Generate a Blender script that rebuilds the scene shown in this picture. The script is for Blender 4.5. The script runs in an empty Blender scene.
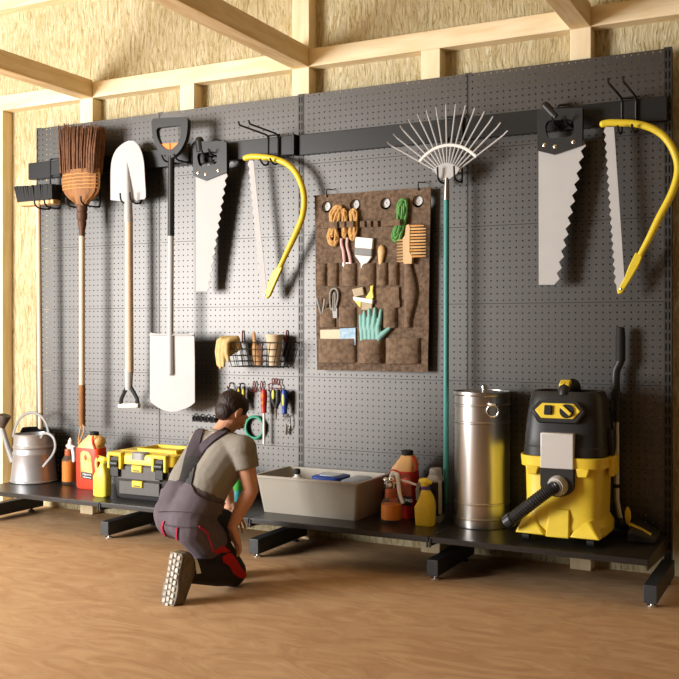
import bpy, bmesh, math, random
from mathutils import Vector, Matrix
from mathutils.geometry import tessellate_polygon
from mathutils.bvhtree import BVHTree
random.seed(7)
PI = math.pi
scene = bpy.context.scene
COL = scene.collection
V = Vector

# ------------------------------------------------------------------ camera
FPX = 960.0
TH = math.atan(490.5/FPX); S, C = math.sin(TH), math.cos(TH)
D, H = 4.80, 1.20
CAM = V((0, -D, H))
RIGHT = V((C, S, 0)); FWD = V((-S, C, 0))
cam_d = bpy.data.cameras.new('camera'); cam = bpy.data.objects.new('camera', cam_d); COL.objects.link(cam)
cam_d.sensor_width = 36; cam_d.sensor_fit = 'HORIZONTAL'; cam_d.lens = FPX/679*36
cam_d.shift_y = -9.5/679; cam_d.clip_start = .05
cam.location = CAM; cam.rotation_euler = (PI/2, 0, TH)
scene.camera = cam

def at(px, py, Y):
    """point of the plane y = Y seen at a pixel of the photograph"""
    u = (px-339.5)/FPX; v = (330-py)/FPX; t = (Y+D)/(C+u*S)
    return V((t*(-S+u*C), Y, H+v*t))
def onz(px, py, Z):
    u = (px-339.5)/FPX; v = (330-py)/FPX; t = (Z-H)/v
    return V((t*(-S+u*C), t*(C+u*S)-D, Z))
def cp(px, py, Z):
    """point at distance Z along the view axis"""
    return CAM + Z*(FWD + (px-339.5)/FPX*RIGHT + V((0, 0, (330-py)/FPX)))
def mpp(px, Y):
    u = (px-339.5)/FPX
    return (Y+D)/(C+u*S)/FPX
def zat(px, py, Y): return at(px, py, Y).z
def xat(px, Y): return at(px, 330, Y).x
def hxw(px, h, Y): return (xat(px+h, Y)-xat(px-h, Y))/2
def atp(pts, Y): return [at(p[0], p[1], Y) for p in pts]
def xz(pts, Y): return [(q.x, q.z) for q in atp(pts, Y)]

# ------------------------------------------------------------------ materials
MATS = {}
def nodes_of(m):
    m.use_nodes = True
    return m.node_tree, m.node_tree.nodes, m.node_tree.links
def hexc(h):
    h = h.lstrip('#'); out = []
    for i in (0, 2, 4):
        c = int(h[i:i+2], 16)/255
        out.append(c/12.92 if c <= .04045 else ((c+.055)/1.055)**2.4)
    return tuple(out)+(1,)
def mat(name, col, rough=.5, metal=0, var=.12, nscale=30, stretch=(1, 1, 1), bump=0, bscale=None, coat=0, spec=.5, trans=0, ior=1.45, alpha=1, col2=None, detail=4, distort=0, sheen=0):
    if name in MATS: return MATS[name]
    m = bpy.data.materials.new(name); nt, N, L = nodes_of(m)
    b = N['Principled BSDF']
    if isinstance(col, str): col = hexc(col)
    if col2 is None: col2 = tuple(c*(1-var) for c in col[:3])+(1,)
    elif isinstance(col2, str): col2 = hexc(col2)
    tc = N.new('ShaderNodeTexCoord'); mp = N.new('ShaderNodeMapping'); mp.inputs['Scale'].default_value = stretch
    nz = N.new('ShaderNodeTexNoise'); nz.inputs['Scale'].default_value = nscale; nz.inputs['Detail'].default_value = detail; nz.inputs['Distortion'].default_value = distort
    L.new(tc.outputs['Object'], mp.inputs[0]); L.new(mp.outputs[0], nz.inputs['Vector'])
    cr = N.new('ShaderNodeValToRGB'); cr.color_ramp.elements[0].position = .35; cr.color_ramp.elements[1].position = .65
    cr.color_ramp.elements[0].color = col2; cr.color_ramp.elements[1].color = col
    L.new(nz.outputs['Fac'], cr.inputs[0]); L.new(cr.outputs[0], b.inputs['Base Color'])
    b.inputs['Roughness'].default_value = rough; b.inputs['Metallic'].default_value = metal
    b.inputs['Coat Weight'].default_value = coat; b.inputs['Specular IOR Level'].default_value = spec
    b.inputs['Transmission Weight'].default_value = trans; b.inputs['IOR'].default_value = ior
    b.inputs['Alpha'].default_value = alpha; b.inputs['Sheen Weight'].default_value = sheen
    if bump:
        bp = N.new('ShaderNodeBump'); bp.inputs['Strength'].default_value = bump; bp.inputs['Distance'].default_value = .01
        if bscale:
            n2 = N.new('ShaderNodeTexNoise'); n2.inputs['Scale'].default_value = bscale; n2.inputs['Detail'].default_value = 5
            L.new(mp.outputs[0], n2.inputs['Vector']); L.new(n2.outputs['Fac'], bp.inputs['Height'])
        else: L.new(nz.outputs['Fac'], bp.inputs['Height'])
        L.new(bp.outputs[0], b.inputs['Normal'])
    MATS[name] = m
    return m

PITCH = .405/12
BAY = [-4.716, -3.707, -2.700, -1.694, -.690]
SEAM = [.123, .527, .932, 1.337, 1.742, 2.147, 2.548]
def pegboard_material():
    m = bpy.data.materials.new('pegboard_steel'); nt, N, L = nodes_of(m)
    b = N['Principled BSDF']; out = N['Material Output']
    b.inputs['Base Color'].default_value = hexc('#5b5957'); b.inputs['Roughness'].default_value = .46; b.inputs['Metallic'].default_value = .95
    b.inputs['Specular IOR Level'].default_value = .9
    geo = N.new('ShaderNodeNewGeometry'); sep = N.new('ShaderNodeSeparateXYZ'); L.new(geo.outputs['Position'], sep.inputs[0])
    def math_(op, a, c=None):
        n = N.new('ShaderNodeMath'); n.operation = op
        for i, q in enumerate((a, c)):
            if q is None: continue
            if isinstance(q, (int, float)): n.inputs[i].default_value = q
            else: L.new(q, n.inputs[i])
        return n.outputs[0]
    fx = math_('SUBTRACT', math_('FRACT', math_('DIVIDE', math_('ADD', sep.outputs['X'], 10-BAY[0]-10+PITCH*50.25), PITCH)), .5)
    fz = math_('SUBTRACT', math_('FRACT', math_('DIVIDE', math_('ADD', sep.outputs['Z'], -SEAM[1]+PITCH*50), PITCH)), .5)
    r2 = math_('ADD', math_('MULTIPLY', fx, fx), math_('MULTIPLY', fz, fz))
    hole = math_('LESS_THAN', r2, (.0042/PITCH)**2)
    tr = N.new('ShaderNodeBsdfTransparent'); mx = N.new('ShaderNodeMixShader')
    L.new(hole, mx.inputs[0]); L.new(b.outputs[0], mx.inputs[1]); L.new(tr.outputs[0], mx.inputs[2]); L.new(mx.outputs[0], out.inputs[0])
    return m
def slot_material():
    m = bpy.data.materials.new('slotted_steel'); nt, N, L = nodes_of(m)
    b = N['Principled BSDF']
    geo = N.new('ShaderNodeNewGeometry'); sep = N.new('ShaderNodeSeparateXYZ'); L.new(geo.outputs['Position'], sep.inputs[0])
    def math_(op, a, c=None):
        n = N.new('ShaderNodeMath'); n.operation = op
        for i, q in enumerate((a, c)):
            if q is None: continue
            if isinstance(q, (int, float)): n.inputs[i].default_value = q
            else: L.new(q, n.inputs[i])
        return n.outputs[0]
    fz = math_('FRACT', math_('DIVIDE', sep.outputs['Z'], .05))
    dash = math_('LESS_THAN', fz, .72)
    a = None
    for bx in BAY:
        for o in (-.008, .008):
            q = math_('LESS_THAN', math_('ABSOLUTE', math_('SUBTRACT', sep.outputs['X'], bx+o)), .0032)
            a = q if a is None else math_('MAXIMUM', a, q)
    f = math_('MULTIPLY', a, dash)
    cr = N.new('ShaderNodeMixRGB'); cr.inputs[1].default_value = hexc('#4a4846'); cr.inputs[2].default_value = (.003, .003, .003, 1)
    L.new(f, cr.inputs[0]); L.new(cr.outputs[0], b.inputs['Base Color'])
    b.inputs['Roughness'].default_value = .47; b.inputs['Metallic'].default_value = .9
    return m
def insulation_material():
    m = bpy.data.materials.new('straw_insulation'); nt, N, L = nodes_of(m)
    b = N['Principled BSDF']; b.inputs['Roughness'].default_value = .95; b.inputs['Specular IOR Level'].default_value = .1
    tc = N.new('ShaderNodeTexCoord'); mp = N.new('ShaderNodeMapping'); mp.inputs['Scale'].default_value = (44, 40, 6.5)
    wp = N.new('ShaderNodeTexNoise'); wp.inputs['Scale'].default_value = 5; L.new(tc.outputs['Object'], wp.inputs['Vector'])
    ad = N.new('ShaderNodeVectorMath'); ad.operation = 'MULTIPLY_ADD'; ad.inputs[1].default_value = (.06, .06, .06)
    L.new(wp.outputs['Color'], ad.inputs[0]); L.new(tc.outputs['Object'], ad.inputs[2]); L.new(ad.outputs[0], mp.inputs[0])
    nz = N.new('ShaderNodeTexNoise'); nz.inputs['Scale'].default_value = 1.6; nz.inputs['Detail'].default_value = 8; nz.inputs['Roughness'].default_value = .7; nz.inputs['Distortion'].default_value = .7
    L.new(mp.outputs[0], nz.inputs['Vector'])
    big = N.new('ShaderNodeTexNoise'); big.inputs['Scale'].default_value = 2.2; L.new(tc.outputs['Object'], big.inputs['Vector'])
    cr = N.new('ShaderNodeValToRGB'); e = cr.color_ramp.elements
    e[0].position = .33; e[0].color = hexc('#aa9263'); e[1].position = .60; e[1].color = hexc('#eee3c6')
    k = cr.color_ramp.elements.new(.46); k.color = hexc('#dccda2')
    L.new(nz.outputs['Fac'], cr.inputs[0])
    mx = N.new('ShaderNodeMixRGB'); mx.blend_type = 'MULTIPLY'; mx.inputs[0].default_value = .5
    c2 = N.new('ShaderNodeValToRGB'); c2.color_ramp.elements[0].color = (.78, .70, .52, 1); c2.color_ramp.elements[1].color = (1, 1, .95, 1); c2.color_ramp.elements[0].position = .3; c2.color_ramp.elements[1].position = .7
    L.new(big.outputs['Fac'], c2.inputs[0]); L.new(cr.outputs[0], mx.inputs[1]); L.new(c2.outputs[0], mx.inputs[2])
    L.new(mx.outputs[0], b.inputs['Base Color'])
    bp = N.new('ShaderNodeBump'); bp.inputs['Strength'].default_value = .9; bp.inputs['Distance'].default_value = .03
    L.new(nz.outputs['Fac'], bp.inputs['Height']); L.new(bp.outputs[0], b.inputs['Normal'])
    return m
def floor_material():
    m = bpy.data.materials.new('brown_floor'); nt, N, L = nodes_of(m)
    b = N['Principled BSDF']; b.inputs['Roughness'].default_value = .6; b.inputs['Specular IOR Level'].default_value = .25
    tc = N.new('ShaderNodeTexCoord'); mp = N.new('ShaderNodeMapping'); mp.inputs['Scale'].default_value = (1.6, 3.6, 1); mp.inputs['Rotation'].default_value = (0, 0, .25)
    L.new(tc.outputs['Object'], mp.inputs[0])
    nz = N.new('ShaderNodeTexNoise'); nz.inputs['Scale'].default_value = 2.0; nz.inputs['Detail'].default_value = 6; nz.inputs['Roughness'].default_value = .55; nz.inputs['Distortion'].default_value = 2.2
    L.new(mp.outputs[0], nz.inputs['Vector'])
    cr = N.new('ShaderNodeValToRGB'); e = cr.color_ramp.elements
    e[0].position = .34; e[0].color = hexc('#b28b65'); e[1].position = .66; e[1].color = hexc('#c6a27b')
    L.new(nz.outputs['Fac'], cr.inputs[0]); L.new(cr.outputs[0], b.inputs['Base Color'])
    bp = N.new('ShaderNodeBump'); bp.inputs['Strength'].default_value = .14; bp.inputs['Distance'].default_value = .02
    L.new(nz.outputs['Fac'], bp.inputs['Height']); L.new(bp.outputs[0], b.inputs['Normal'])
    return m
PEG = pegboard_material(); SLOT = slot_material(); INSUL = insulation_material(); FLOORM = floor_material()
PINE_X = mat('pine_beam', '#f0e0bd', .6, col2='#e4cda0', nscale=3, stretch=(1.2, 9, 9), bump=.05)
PINE_Z = mat('pine_stud', '#f0e0bd', .6, col2='#e4cda0', nscale=3, stretch=(9, 9, 1.2), bump=.05)
PINE_Y = mat('pine_joist', '#ecd7ae', .6, col2='#dcbd8a', nscale=3, stretch=(9, 1.2, 9), bump=.05)
ORANGE_PINE = PINE_Z
BLACK = mat('black_powder_coat', '#1b1b1c', .42, nscale=60)
RAILM = mat('black_rail_steel', '#181818', .4, nscale=60)
SHELFM = mat('dark_shelf_steel', '#221f1d', .32, nscale=40, spec=.6)
LEGM = mat('grey_black_steel', '#3a3c3e', .45, nscale=40)
PLASTIC = mat('black_plastic', '#232323', .45, nscale=40)
RUBBER = mat('black_rubber', '#141414', .7)
CHROME = mat('chrome', (.85, .85, .86, 1), .18, 1, var=.03)
STEEL = mat('brushed_steel', (.62, .60, .57, 1), .3, 1, nscale=8, stretch=(1, 1, 40), var=.06)
GALVH = mat('galvanised_handle', '#8b8a88', .55, .25, var=.1)
GALV = mat('galvanised_steel', (.50, .50, .51, 1), .45, .7, nscale=14, var=.1)
WHITEMETAL = mat('pale_steel_blade', '#bcbcbc', .6, .0, spec=.25, var=.03, nscale=10)
SAWSTEEL = mat('saw_blade_steel', '#bcbbba', .6, .0, spec=.25, var=.03, nscale=10)
YELLOW = mat('yellow_paint', '#e3c932', .4, var=.06)
YELLOWP = mat('yellow_plastic', '#ebcd3c', .42, var=.05)
LEMON = mat('lemon_plastic', '#e9dc58', .4, var=.05)
CREAMWOOD = mat('pale_handle_wood', '#d9c3a8', .5, nscale=20, stretch=(1, 1, .08), var=.1)
WOOD = mat('brown_wood', '#b98a50', .55, nscale=25, stretch=(1, 1, .15), var=.25)
PALEWOOD = mat('beech_wood', '#d8b27e', .5, nscale=25, stretch=(1, 1, .15), var=.15)
BRISTLE = mat('brown_bristle', '#7b5236', .8, var=.45, nscale=40)
STRAWB = mat('bound_straw', '#9c6a3c', .7, var=.35, nscale=50, stretch=(1, 1, .2))
STITCH = mat('straw_stitching', '#d29a58', .7)
BINDING = mat('brown_binding', '#5f3e27', .6, var=.2)
TEAL = mat('teal_tube', '#3f8c86', .4, var=.05)
TEALG = mat('teal_rubber_glove', '#7fb5ad', .55, var=.08)
GREENROPE = mat('green_rope', '#62a052', .75, var=.3, nscale=120)
TANROPE = mat('tan_rope', '#d3a565', .75, var=.15, nscale=120)
GREENHOSE = mat('green_cord', '#2f9a78', .5, var=.1)
FELT = mat('brown_felt', '#7d6856', .95, col2='#5a493b', nscale=45, bump=.4, bscale=160, detail=8, spec=.1, sheen=.2)
FELT2 = mat('brown_felt_pocket', '#86705b', .95, col2='#645142', nscale=38, bump=.4, bscale=160, detail=8, spec=.1, sheen=.2)
LEATHERG = mat('pale_leather', '#d6bb7c', .7, var=.2, nscale=40)
POTM = mat('pale_clay', '#dcc3a0', .75, var=.12, nscale=30)
PINK = mat('pink_plastic', '#ecc0bd', .45)
WHITE = mat('white_plastic', '#e8e6e2', .45, var=.03)
PAPER = mat('white_card', '#d9cdb0', .7, var=.05)
BLUECARD = mat('blue_card', '#86b0cf', .6, col2='#bcd0d8', nscale=40)
GREYBAND = mat('grey_band', '#7d7c7a', .5)
RED = mat('red_plastic', '#c22a1e', .4, var=.08)
ORANGERED = mat('orange_red_plastic', '#e2452a', .4, var=.06)
ORANGE = mat('orange_plastic', '#f08a2a', .45)
BLUE = mat('blue_plastic', '#23449c', .4)
REDWIRE = mat('red_wire', '#7c2a22', .5)
AMBER = mat('amber_liquid', '#dd7a04', .35, var=.1, spec=.2, nscale=10)
GLASS = mat('bottle_glass', '#f3dcc0', .12, alpha=.045, var=.02)
PEACH = mat('tan_plastic', '#e0b070', .45, var=.06)
TUBM = mat('translucent_grey_plastic', '#b9b2a5', .35, trans=.25, var=.03, ior=1.2)
DARKGREY = mat('dark_grey_plastic', '#3b3a39', .5, var=.08)
CHARCOAL = mat('charcoal_panel', '#55524f', .5, var=.08)
SKIN = mat('skin', '#d19a7b', .5, var=.12, nscale=14)
HAIR = mat('brown_hair', '#2a120e', .55, var=.5, nscale=60, stretch=(1, 1, .4), bump=.5, bscale=120)
SHIRTM = mat('grey_shirt_cloth', '#8b857b', .9, var=.1, nscale=25, bump=.15, bscale=90)
OVERM = mat('purple_grey_cloth', '#5d535a', .85, var=.1, nscale=25, bump=.12, bscale=120)
STRAPM = mat('dark_purple_strap', '#453c43', .85, var=.1, nscale=30)
ELASTIC = mat('grey_elastic', '#3e3d3d', .9, var=.15, nscale=8, stretch=(1, 1, 20))
TROUSERM = mat('black_trouser_cloth', '#241f20', .85, var=.25, nscale=20, bump=.2, bscale=40)
REDCLOTH = mat('red_cloth', '#b3151a', .85, var=.1)
PINKTRIM = mat('magenta_trim', '#b02a4a', .7)
SOLEM = mat('boot_sole', '#5a5044', .7, col2='#8a8074', nscale=30, bump=.6)
BOOTM = mat('brown_boot', '#6a5e4b', .8, var=.35, nscale=30, bump=.3)
GREENBAG = mat('green_bag', '#3ea63c', .45, var=.15)
TEALBAG = mat('teal_bag', '#2f8d94', .45)
LABELBLK = mat('label_black', '#101010', .45)
LABELORG = mat('label_orange', '#f0a24a', .45, col2='#f6c98a', nscale=18)
TEXTW = mat('label_white', '#f2f2f0', .5, var=.02)
PURPLE = mat('purple_label', '#5a3f8c', .45)
EYEW = mat('eye_white', '#e8e6e0', .3); LIPS = mat('lip', '#b0695c', .5)
GREYBOT = mat('grey_can_plastic', '#a09d97', .45, var=.06)

# ------------------------------------------------------------------ mesh helpers
ORIG = {}
class MB:
    def __init__(s, M=None): s.bm = bmesh.new(); s.M = M or Matrix()
    def v(s, p): return s.bm.verts.new(s.M @ V(p))
    def face(s, vs):
        try: return s.bm.faces.new(vs)
        except ValueError: return None
    def box(s, c, d, R=None):
        c = V(c); R = R or Matrix.Identity(3)
        vs = [s.v(c + R @ V((d[0]/2*a, d[1]/2*b, d[2]/2*e))) for a in (-1, 1) for b in (-1, 1) for e in (-1, 1)]
        for f in ((0, 1, 3, 2), (4, 6, 7, 5), (0, 4, 5, 1), (2, 3, 7, 6), (0, 2, 6, 4), (1, 5, 7, 3)): s.face([vs[i] for i in f])
        return s
    def bx(s, x0, x1, y0, y1, z0, z1): return s.box(((x0+x1)/2, (y0+y1)/2, (z0+z1)/2), (x1-x0, y1-y0, z1-z0))
    def loft(s, rings, cap=True, closed=False):
        R = [[s.v(p) for p in r] for r in rings]; n = len(R[0])
        pairs = list(zip(R[:-1], R[1:])) + ([(R[-1], R[0])] if closed else [])
        for a, b in pairs:
            for i in range(n):
                j = (i+1) % n; s.face([a[i], a[j], b[j], b[i]])
        if cap and not closed: s.face(R[0][::-1]); s.face(R[-1])
        return s
    def tube(s, pts, r, n=8, closed=False, flat=None):
        pts = [V(p) for p in pts]; m = len(pts)
        rr = r if isinstance(r, (list, tuple)) else [r]*m
        rings = []; up = None
        for i in range(m):
            if closed: t = pts[(i+1) % m]-pts[i-1]
            else: t = pts[min(i+1, m-1)]-pts[max(i-1, 0)]
            t = t.normalized() if t.length > 1e-9 else V((0, 0, 1))
            if up is None:
                up = V((0, 1, 0)) if abs(t.y) < .9 else V((0, 0, 1))
            a = (up - t*up.dot(t))
            if a.length < 1e-6: a = V((1, 0, 0)) - t*t.x
            a.normalize(); b = t.cross(a); up = a
            fa = flat if flat else 1
            rings.append([pts[i] + rr[i]*(math.cos(2*PI*k/n)*a*fa + math.sin(2*PI*k/n)*b) for k in range(n)])
        return s.loft(rings, True, closed)
    def cyl(s, p0, p1, r0, r1=None, n=20): return s.tube([p0, p1], [r0, r0 if r1 is None else r1], n)
    def lathe(s, prof, c=(0, 0, 0), n=28, cap=True, sx=1, sy=1):
        c = V(c)
        return s.loft([[c+V((r*sx*math.cos(2*PI*k/n), r*sy*math.sin(2*PI*k/n), z)) for k in range(n)] for r, z in prof], cap)
    def prism(s, poly, y0, y1, holes=()):
        loops = [list(poly)]+[list(h) for h in holes]
        flat = [p for l in loops for p in l]
        tris = tessellate_polygon([[V((p[0], p[1], 0)) for p in l] for l in loops])
        A = [s.v((p[0], y0, p[1])) for p in flat]; B = [s.v((p[0], y1, p[1])) for p in flat]
        for t in tris: s.face([A[i] for i in t]); s.face([B[i] for i in reversed(t)])
        o = 0
        for l in loops:
            n = len(l)
            for i in range(n):
                j = (i+1) % n; s.face([A[o+i], A[o+j], B[o+j], B[o+i]])
            o += n
        return s
    def ell(s, c, r, n=16, m=10, R=None):
        c = V(c); R = R or Matrix.Identity(3)
        if not isinstance(r, (list, tuple)): r = (r, r, r)
        rings = []
        for i in range(m+1):
            ph = -PI/2 + PI*i/m; q = max(math.cos(ph), 1e-3)
            rings.append([c + R @ V((r[0]*q*math.cos(2*PI*k/n), r[1]*q*math.sin(2*PI*k/n), r[2]*math.sin(ph))) for k in range(n)])
        return s.loft(rings)
    def cap(s, p0, r0, p1, r1, n=16):
        s.tube([p0, p1], [r0, r1], n); s.ell(p0, r0, n, 8); s.ell(p1, r1, n, 8); return s
    def caps(s, pts, rs):
        for i in range(len(pts)-1): s.cap(pts[i], rs[i], pts[i+1], rs[i+1])
        return s
    def build(s, name, m, parent=None, smooth=True, bev=0, seg=2, ang=38, tri=False):
        bmesh.ops.recalc_face_normals(s.bm, faces=s.bm.faces)
        vs = s.bm.verts
        if parent is not None: o0 = ORIG[parent]
        else:
            xs = [v.co.x for v in vs]; ys = [v.co.y for v in vs]; zs = [v.co.z for v in vs]
            o0 = V(((min(xs)+max(xs))/2, (min(ys)+max(ys))/2, min(zs)))
        bmesh.ops.translate(s.bm, verts=vs, vec=-o0)
        me = bpy.data.meshes.new(name); s.bm.to_mesh(me); s.bm.free()
        me.materials.append(m)
        if smooth:
            me.polygons.foreach_set('use_smooth', [True]*len(me.polygons)); me.set_sharp_from_angle(angle=math.radians(ang))
        ob = bpy.data.objects.new(name, me); COL.objects.link(ob)
        if bev:
            b = ob.modifiers.new('bevel', 'BEVEL'); b.width = bev; b.segments = seg; b.limit_method = 'ANGLE'; b.angle_limit = math.radians(40)
        ORIG[ob] = o0.copy()
        if parent is not None: ob.parent = parent
        else: ob.location = o0
        return ob
def remesh(ob, vox, sm=6, fac=.5):
    r = ob.modifiers.new('r', 'REMESH'); r.mode = 'VOXEL'; r.voxel_size = vox
    k = ob.modifiers.new('s', 'SMOOTH'); k.iterations = sm; k.factor = fac
    dg = bpy.context.evaluated_depsgraph_get(); dg.update()
    me = bpy.data.meshes.new_from_object(ob.evaluated_get(dg))
    ob.modifiers.clear(); old = ob.data; ob.data = me
    if not me.materials: me.materials.append(old.materials[0])
    me.polygons.foreach_set('use_smooth', [True]*len(me.polygons))
    return ob
def thing(name, label, cat, loc, group=None):
    o = bpy.data.objects.new(name, None); COL.objects.link(o); o.location = loc; o.empty_display_size = .05
    ORIG[o] = V(loc)
    return tag(o, label, cat, group)
def tag(o, label, cat, group=None):
    o['label'] = label; o['category'] = cat
    if group: o['group'] = group
    return o
def struct(o): o['kind'] = 'structure'; return o
def text_part(body, name, m, parent, M, size, depth=.0006):
    cu = bpy.data.curves.new('t', 'FONT'); cu.body = body; cu.size = size; cu.extrude = depth; cu.align_x = 'CENTER'; cu.align_y = 'CENTER'
    to = bpy.data.objects.new('t', cu); COL.objects.link(to)
    dg = bpy.context.evaluated_depsgraph_get(); me = bpy.data.meshes.new_from_object(to.evaluated_get(dg))
    bpy.data.objects.remove(to); me.transform(M); me.transform(Matrix.Translation(-ORIG[parent]))
    me.name = name; me.materials.clear(); me.materials.append(m)
    o = bpy.data.objects.new(name, me); COL.objects.link(o); o.parent = parent; ORIG[o] = ORIG[parent].copy(); return o
def srect(cx, cy, z, a, b, e=.35, n=40):
    r = []
    for k in range(n):
        t = 2*PI*k/n; c, s_ = math.cos(t), math.sin(t)
        r.append(V((cx+a*math.copysign(abs(c)**e, c), cy+b*math.copysign(abs(s_)**e, s_), z)))
    return r
def arc(cx, cy, r, a0, a1, n=10): return [(cx+r*math.cos(math.radians(a0+(a1-a0)*i/n)), cy+r*math.sin(math.radians(a0+(a1-a0)*i/n))) for i in range(n+1)]
def spl(pts, n=6):
    """Catmull-Rom through points (tuples or vectors)"""
    P = [V(p) if len(p) == 3 else V((p[0], p[1], 0)) for p in pts]; out = []
    for i in range(len(P)-1):
        a = P[max(i-1, 0)]; b = P[i]; c = P[i+1]; d = P[min(i+2, len(P)-1)]
        for k in range(n):
            t = k/n
            out.append(.5*((2*b)+(c-a)*t+(2*a-5*b+4*c-d)*t*t+(3*b-a-3*c+d)*t**3))
    out.append(P[-1]); return out
def spl2(pts, n=6): return [(q.x, q.y) for q in spl([(p[0], p[1], 0) for p in pts], n)]

# ------------------------------------------------------------------ setting
INS, STF = .11, .022          # insulation face, stud fronts
struct(MB().bx(-9, 3.2, -8, 1.2, -.1, 0).build('floor', FLOORM, smooth=False))
struct(MB().bx(-9, 3.2, INS, INS+.1, 0, 4.2).build('wall_back', INSUL, smooth=False))
tn = [0]
def trim(x0, x1, y0, y1, z0, z1, m):
    tn[0] += 1
    return struct(MB().bx(x0, x1, y0, y1, z0, z1).build('trim_%d' % tn[0], m, smooth=False, bev=.004))
def sx(p): return xat(p, STF)
PZ0, PZ1 = 2.71, 2.812
for a, b in ((-6.5, 2.6),):
    trim(a, b, STF, INS+.02, PZ0, PZ1, PINE_X)
    trim(a, b, STF, INS+.02, 3.40, 3.52, PINE_X)
for a, b in ((-4, 2.6), (80, 92.5), (180, 194), (292, 309), (421, 440), (570, 591)):
    x0, x1 = sx(a), sx(b)
    trim(x0, x1, STF, INS+.02, 0, PZ0, PINE_Z)
    if a == 292: trim(x0, x1, STF, INS+.02, PZ1, 3.40, PINE_Z)
trim(.35, .45, STF, INS+.02, 0, PZ0, PINE_Z)
for a, b in ((80, 92.5), (292, 309), (570, 591)):
    x0, x1 = sx(a), sx(b)
    trim(x0, x1, -5.6, STF, PZ0, PZ1+.012, PINE_Y)
struct(MB().bx(-9, 3.2, -8, 1.2, 4.2, 4.3).build('ceiling', mat('ceiling_board', '#cdb88c', .8), smooth=False))
struct(MB().bx(3.1, 3.2, -8, INS, 0, 4.2).build('wall_right', mat('right_wall_board', '#6e5b40', .85), smooth=False))

struct(MB().bx(-2.5, 3.2, -8.1, -8, 0, 4.2).build('wall_front', mat('right_wall_board', '#6e5b40', .85), smooth=False))
# ------------------------------------------------------------------ rack
SH = .22
rack = thing('pegboard_rack', 'long black perforated pegboard rack with low shelf and forward feet', 'tool rack', (BAY[0], 0, 0))
for i in range(4):
    x0, x1 = BAY[i]+.006, BAY[i+1]-.006
    if i in (0,): x0 = BAY[0]
    if i in (1, 3): x1 = BAY[i+1]-.018
    if i == 2: x0 = BAY[i]+.018
    for k in range(6):
        MB().bx(x0, x1, 0, .0015, SEAM[k]+.0012, SEAM[k+1]-.0012).build('pegboard_panel', PEG, rack, smooth=False)
for i, x in enumerate(BAY):
    MB().bx(x-.018, x+.018, .003 if i not in (2, 4) else -.003, .03, .03, SEAM[6]+.004).build('upright', SLOT, rack, smooth=False)
for i, x in enumerate(BAY):
    m = MB(); m.bx(x-.029, x+.029, -.51, .02, .022, .100)
    lg = m.build('base_foot', LEGM, rack, smooth=False, bev=.003)
    for y in (-.47, -.06):
        q = MB(); q.cyl((x, y, 0), (x, y, .008), .02, n=14); q.cyl((x, y, .008), (x, y, .026), .008, n=10); q.build('levelling_foot', CHROME if y < -.2 else RUBBER, lg)
SHF = -.553
for i in range(4):
    x0, x1 = BAY[i]+.002, BAY[i+1]-.002
    m = MB(); m.bx(x0, x1, SHF, -.002, SH-.0065, SH-.0008); m.bx(x0, x1, SHF, SHF+.012, SH-.028, SH-.005); m.bx(x0, x1, -.014, -.002, SH-.03, SH-.005)
    sf = m.build('shelf', SHELFM, rack, smooth=False, bev=.0015)
for i, x in enumerate(BAY):
    pts = [(-.0, SH-.004), (SHF+.004, SH-.004), (SHF+.004, SH-.05), (SHF+.05, SH-.05), (-.12, SH-.075), (0, SH-.075)]
    m = MB(Matrix(((0, 1, 0, 0), (1, 0, 0, 0), (0, 0, 1, 0), (0, 0, 0, 1))))
    xx = x if i < 4 else x-.004
    m.prism(pts, xx-.0018, xx+.0018)
    m.build('shelf_bracket', SHELFM, rack, smooth=False)
    if 0 < i < 4:
        q = MB(); q.bx(x-.012, x-.002, SHF-.006, SHF+.0, SH-.05, SH-.008); q.bx(x+.002, x+.012, SHF-.006, SHF+.0, SH-.05, SH-.008); q.build('shelf_clip', PLASTIC, rack, bev=.002)
MB().bx(-4.44, -.80, .014, .017, .16, 2.44).build('hole_shade_sheet', RUBBER, rack, smooth=False)  # unseen black sheet, added behind the panels to keep most holes dark
RZ0, RZ1 = 2.202, 2.312
MB().bx(-4.76, BAY[2]-.03, -.045, -.001, RZ0, RZ1).build('hanging_rail', RAILM, rack, smooth=False, bev=.003)
MB().bx(BAY[2]-.03, BAY[2]-.012, -.06, -.001, RZ0-.004, RZ1+.004).build('rail_end_cap', BLACK, rack, smooth=False, bev=.003)
MB().bx(BAY[2]+.005, BAY[4]+.0, -.03, -.001, RZ0-.005, RZ1+.002).build('hanging_rail', RAILM, rack, smooth=False, bev=.003)

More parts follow.
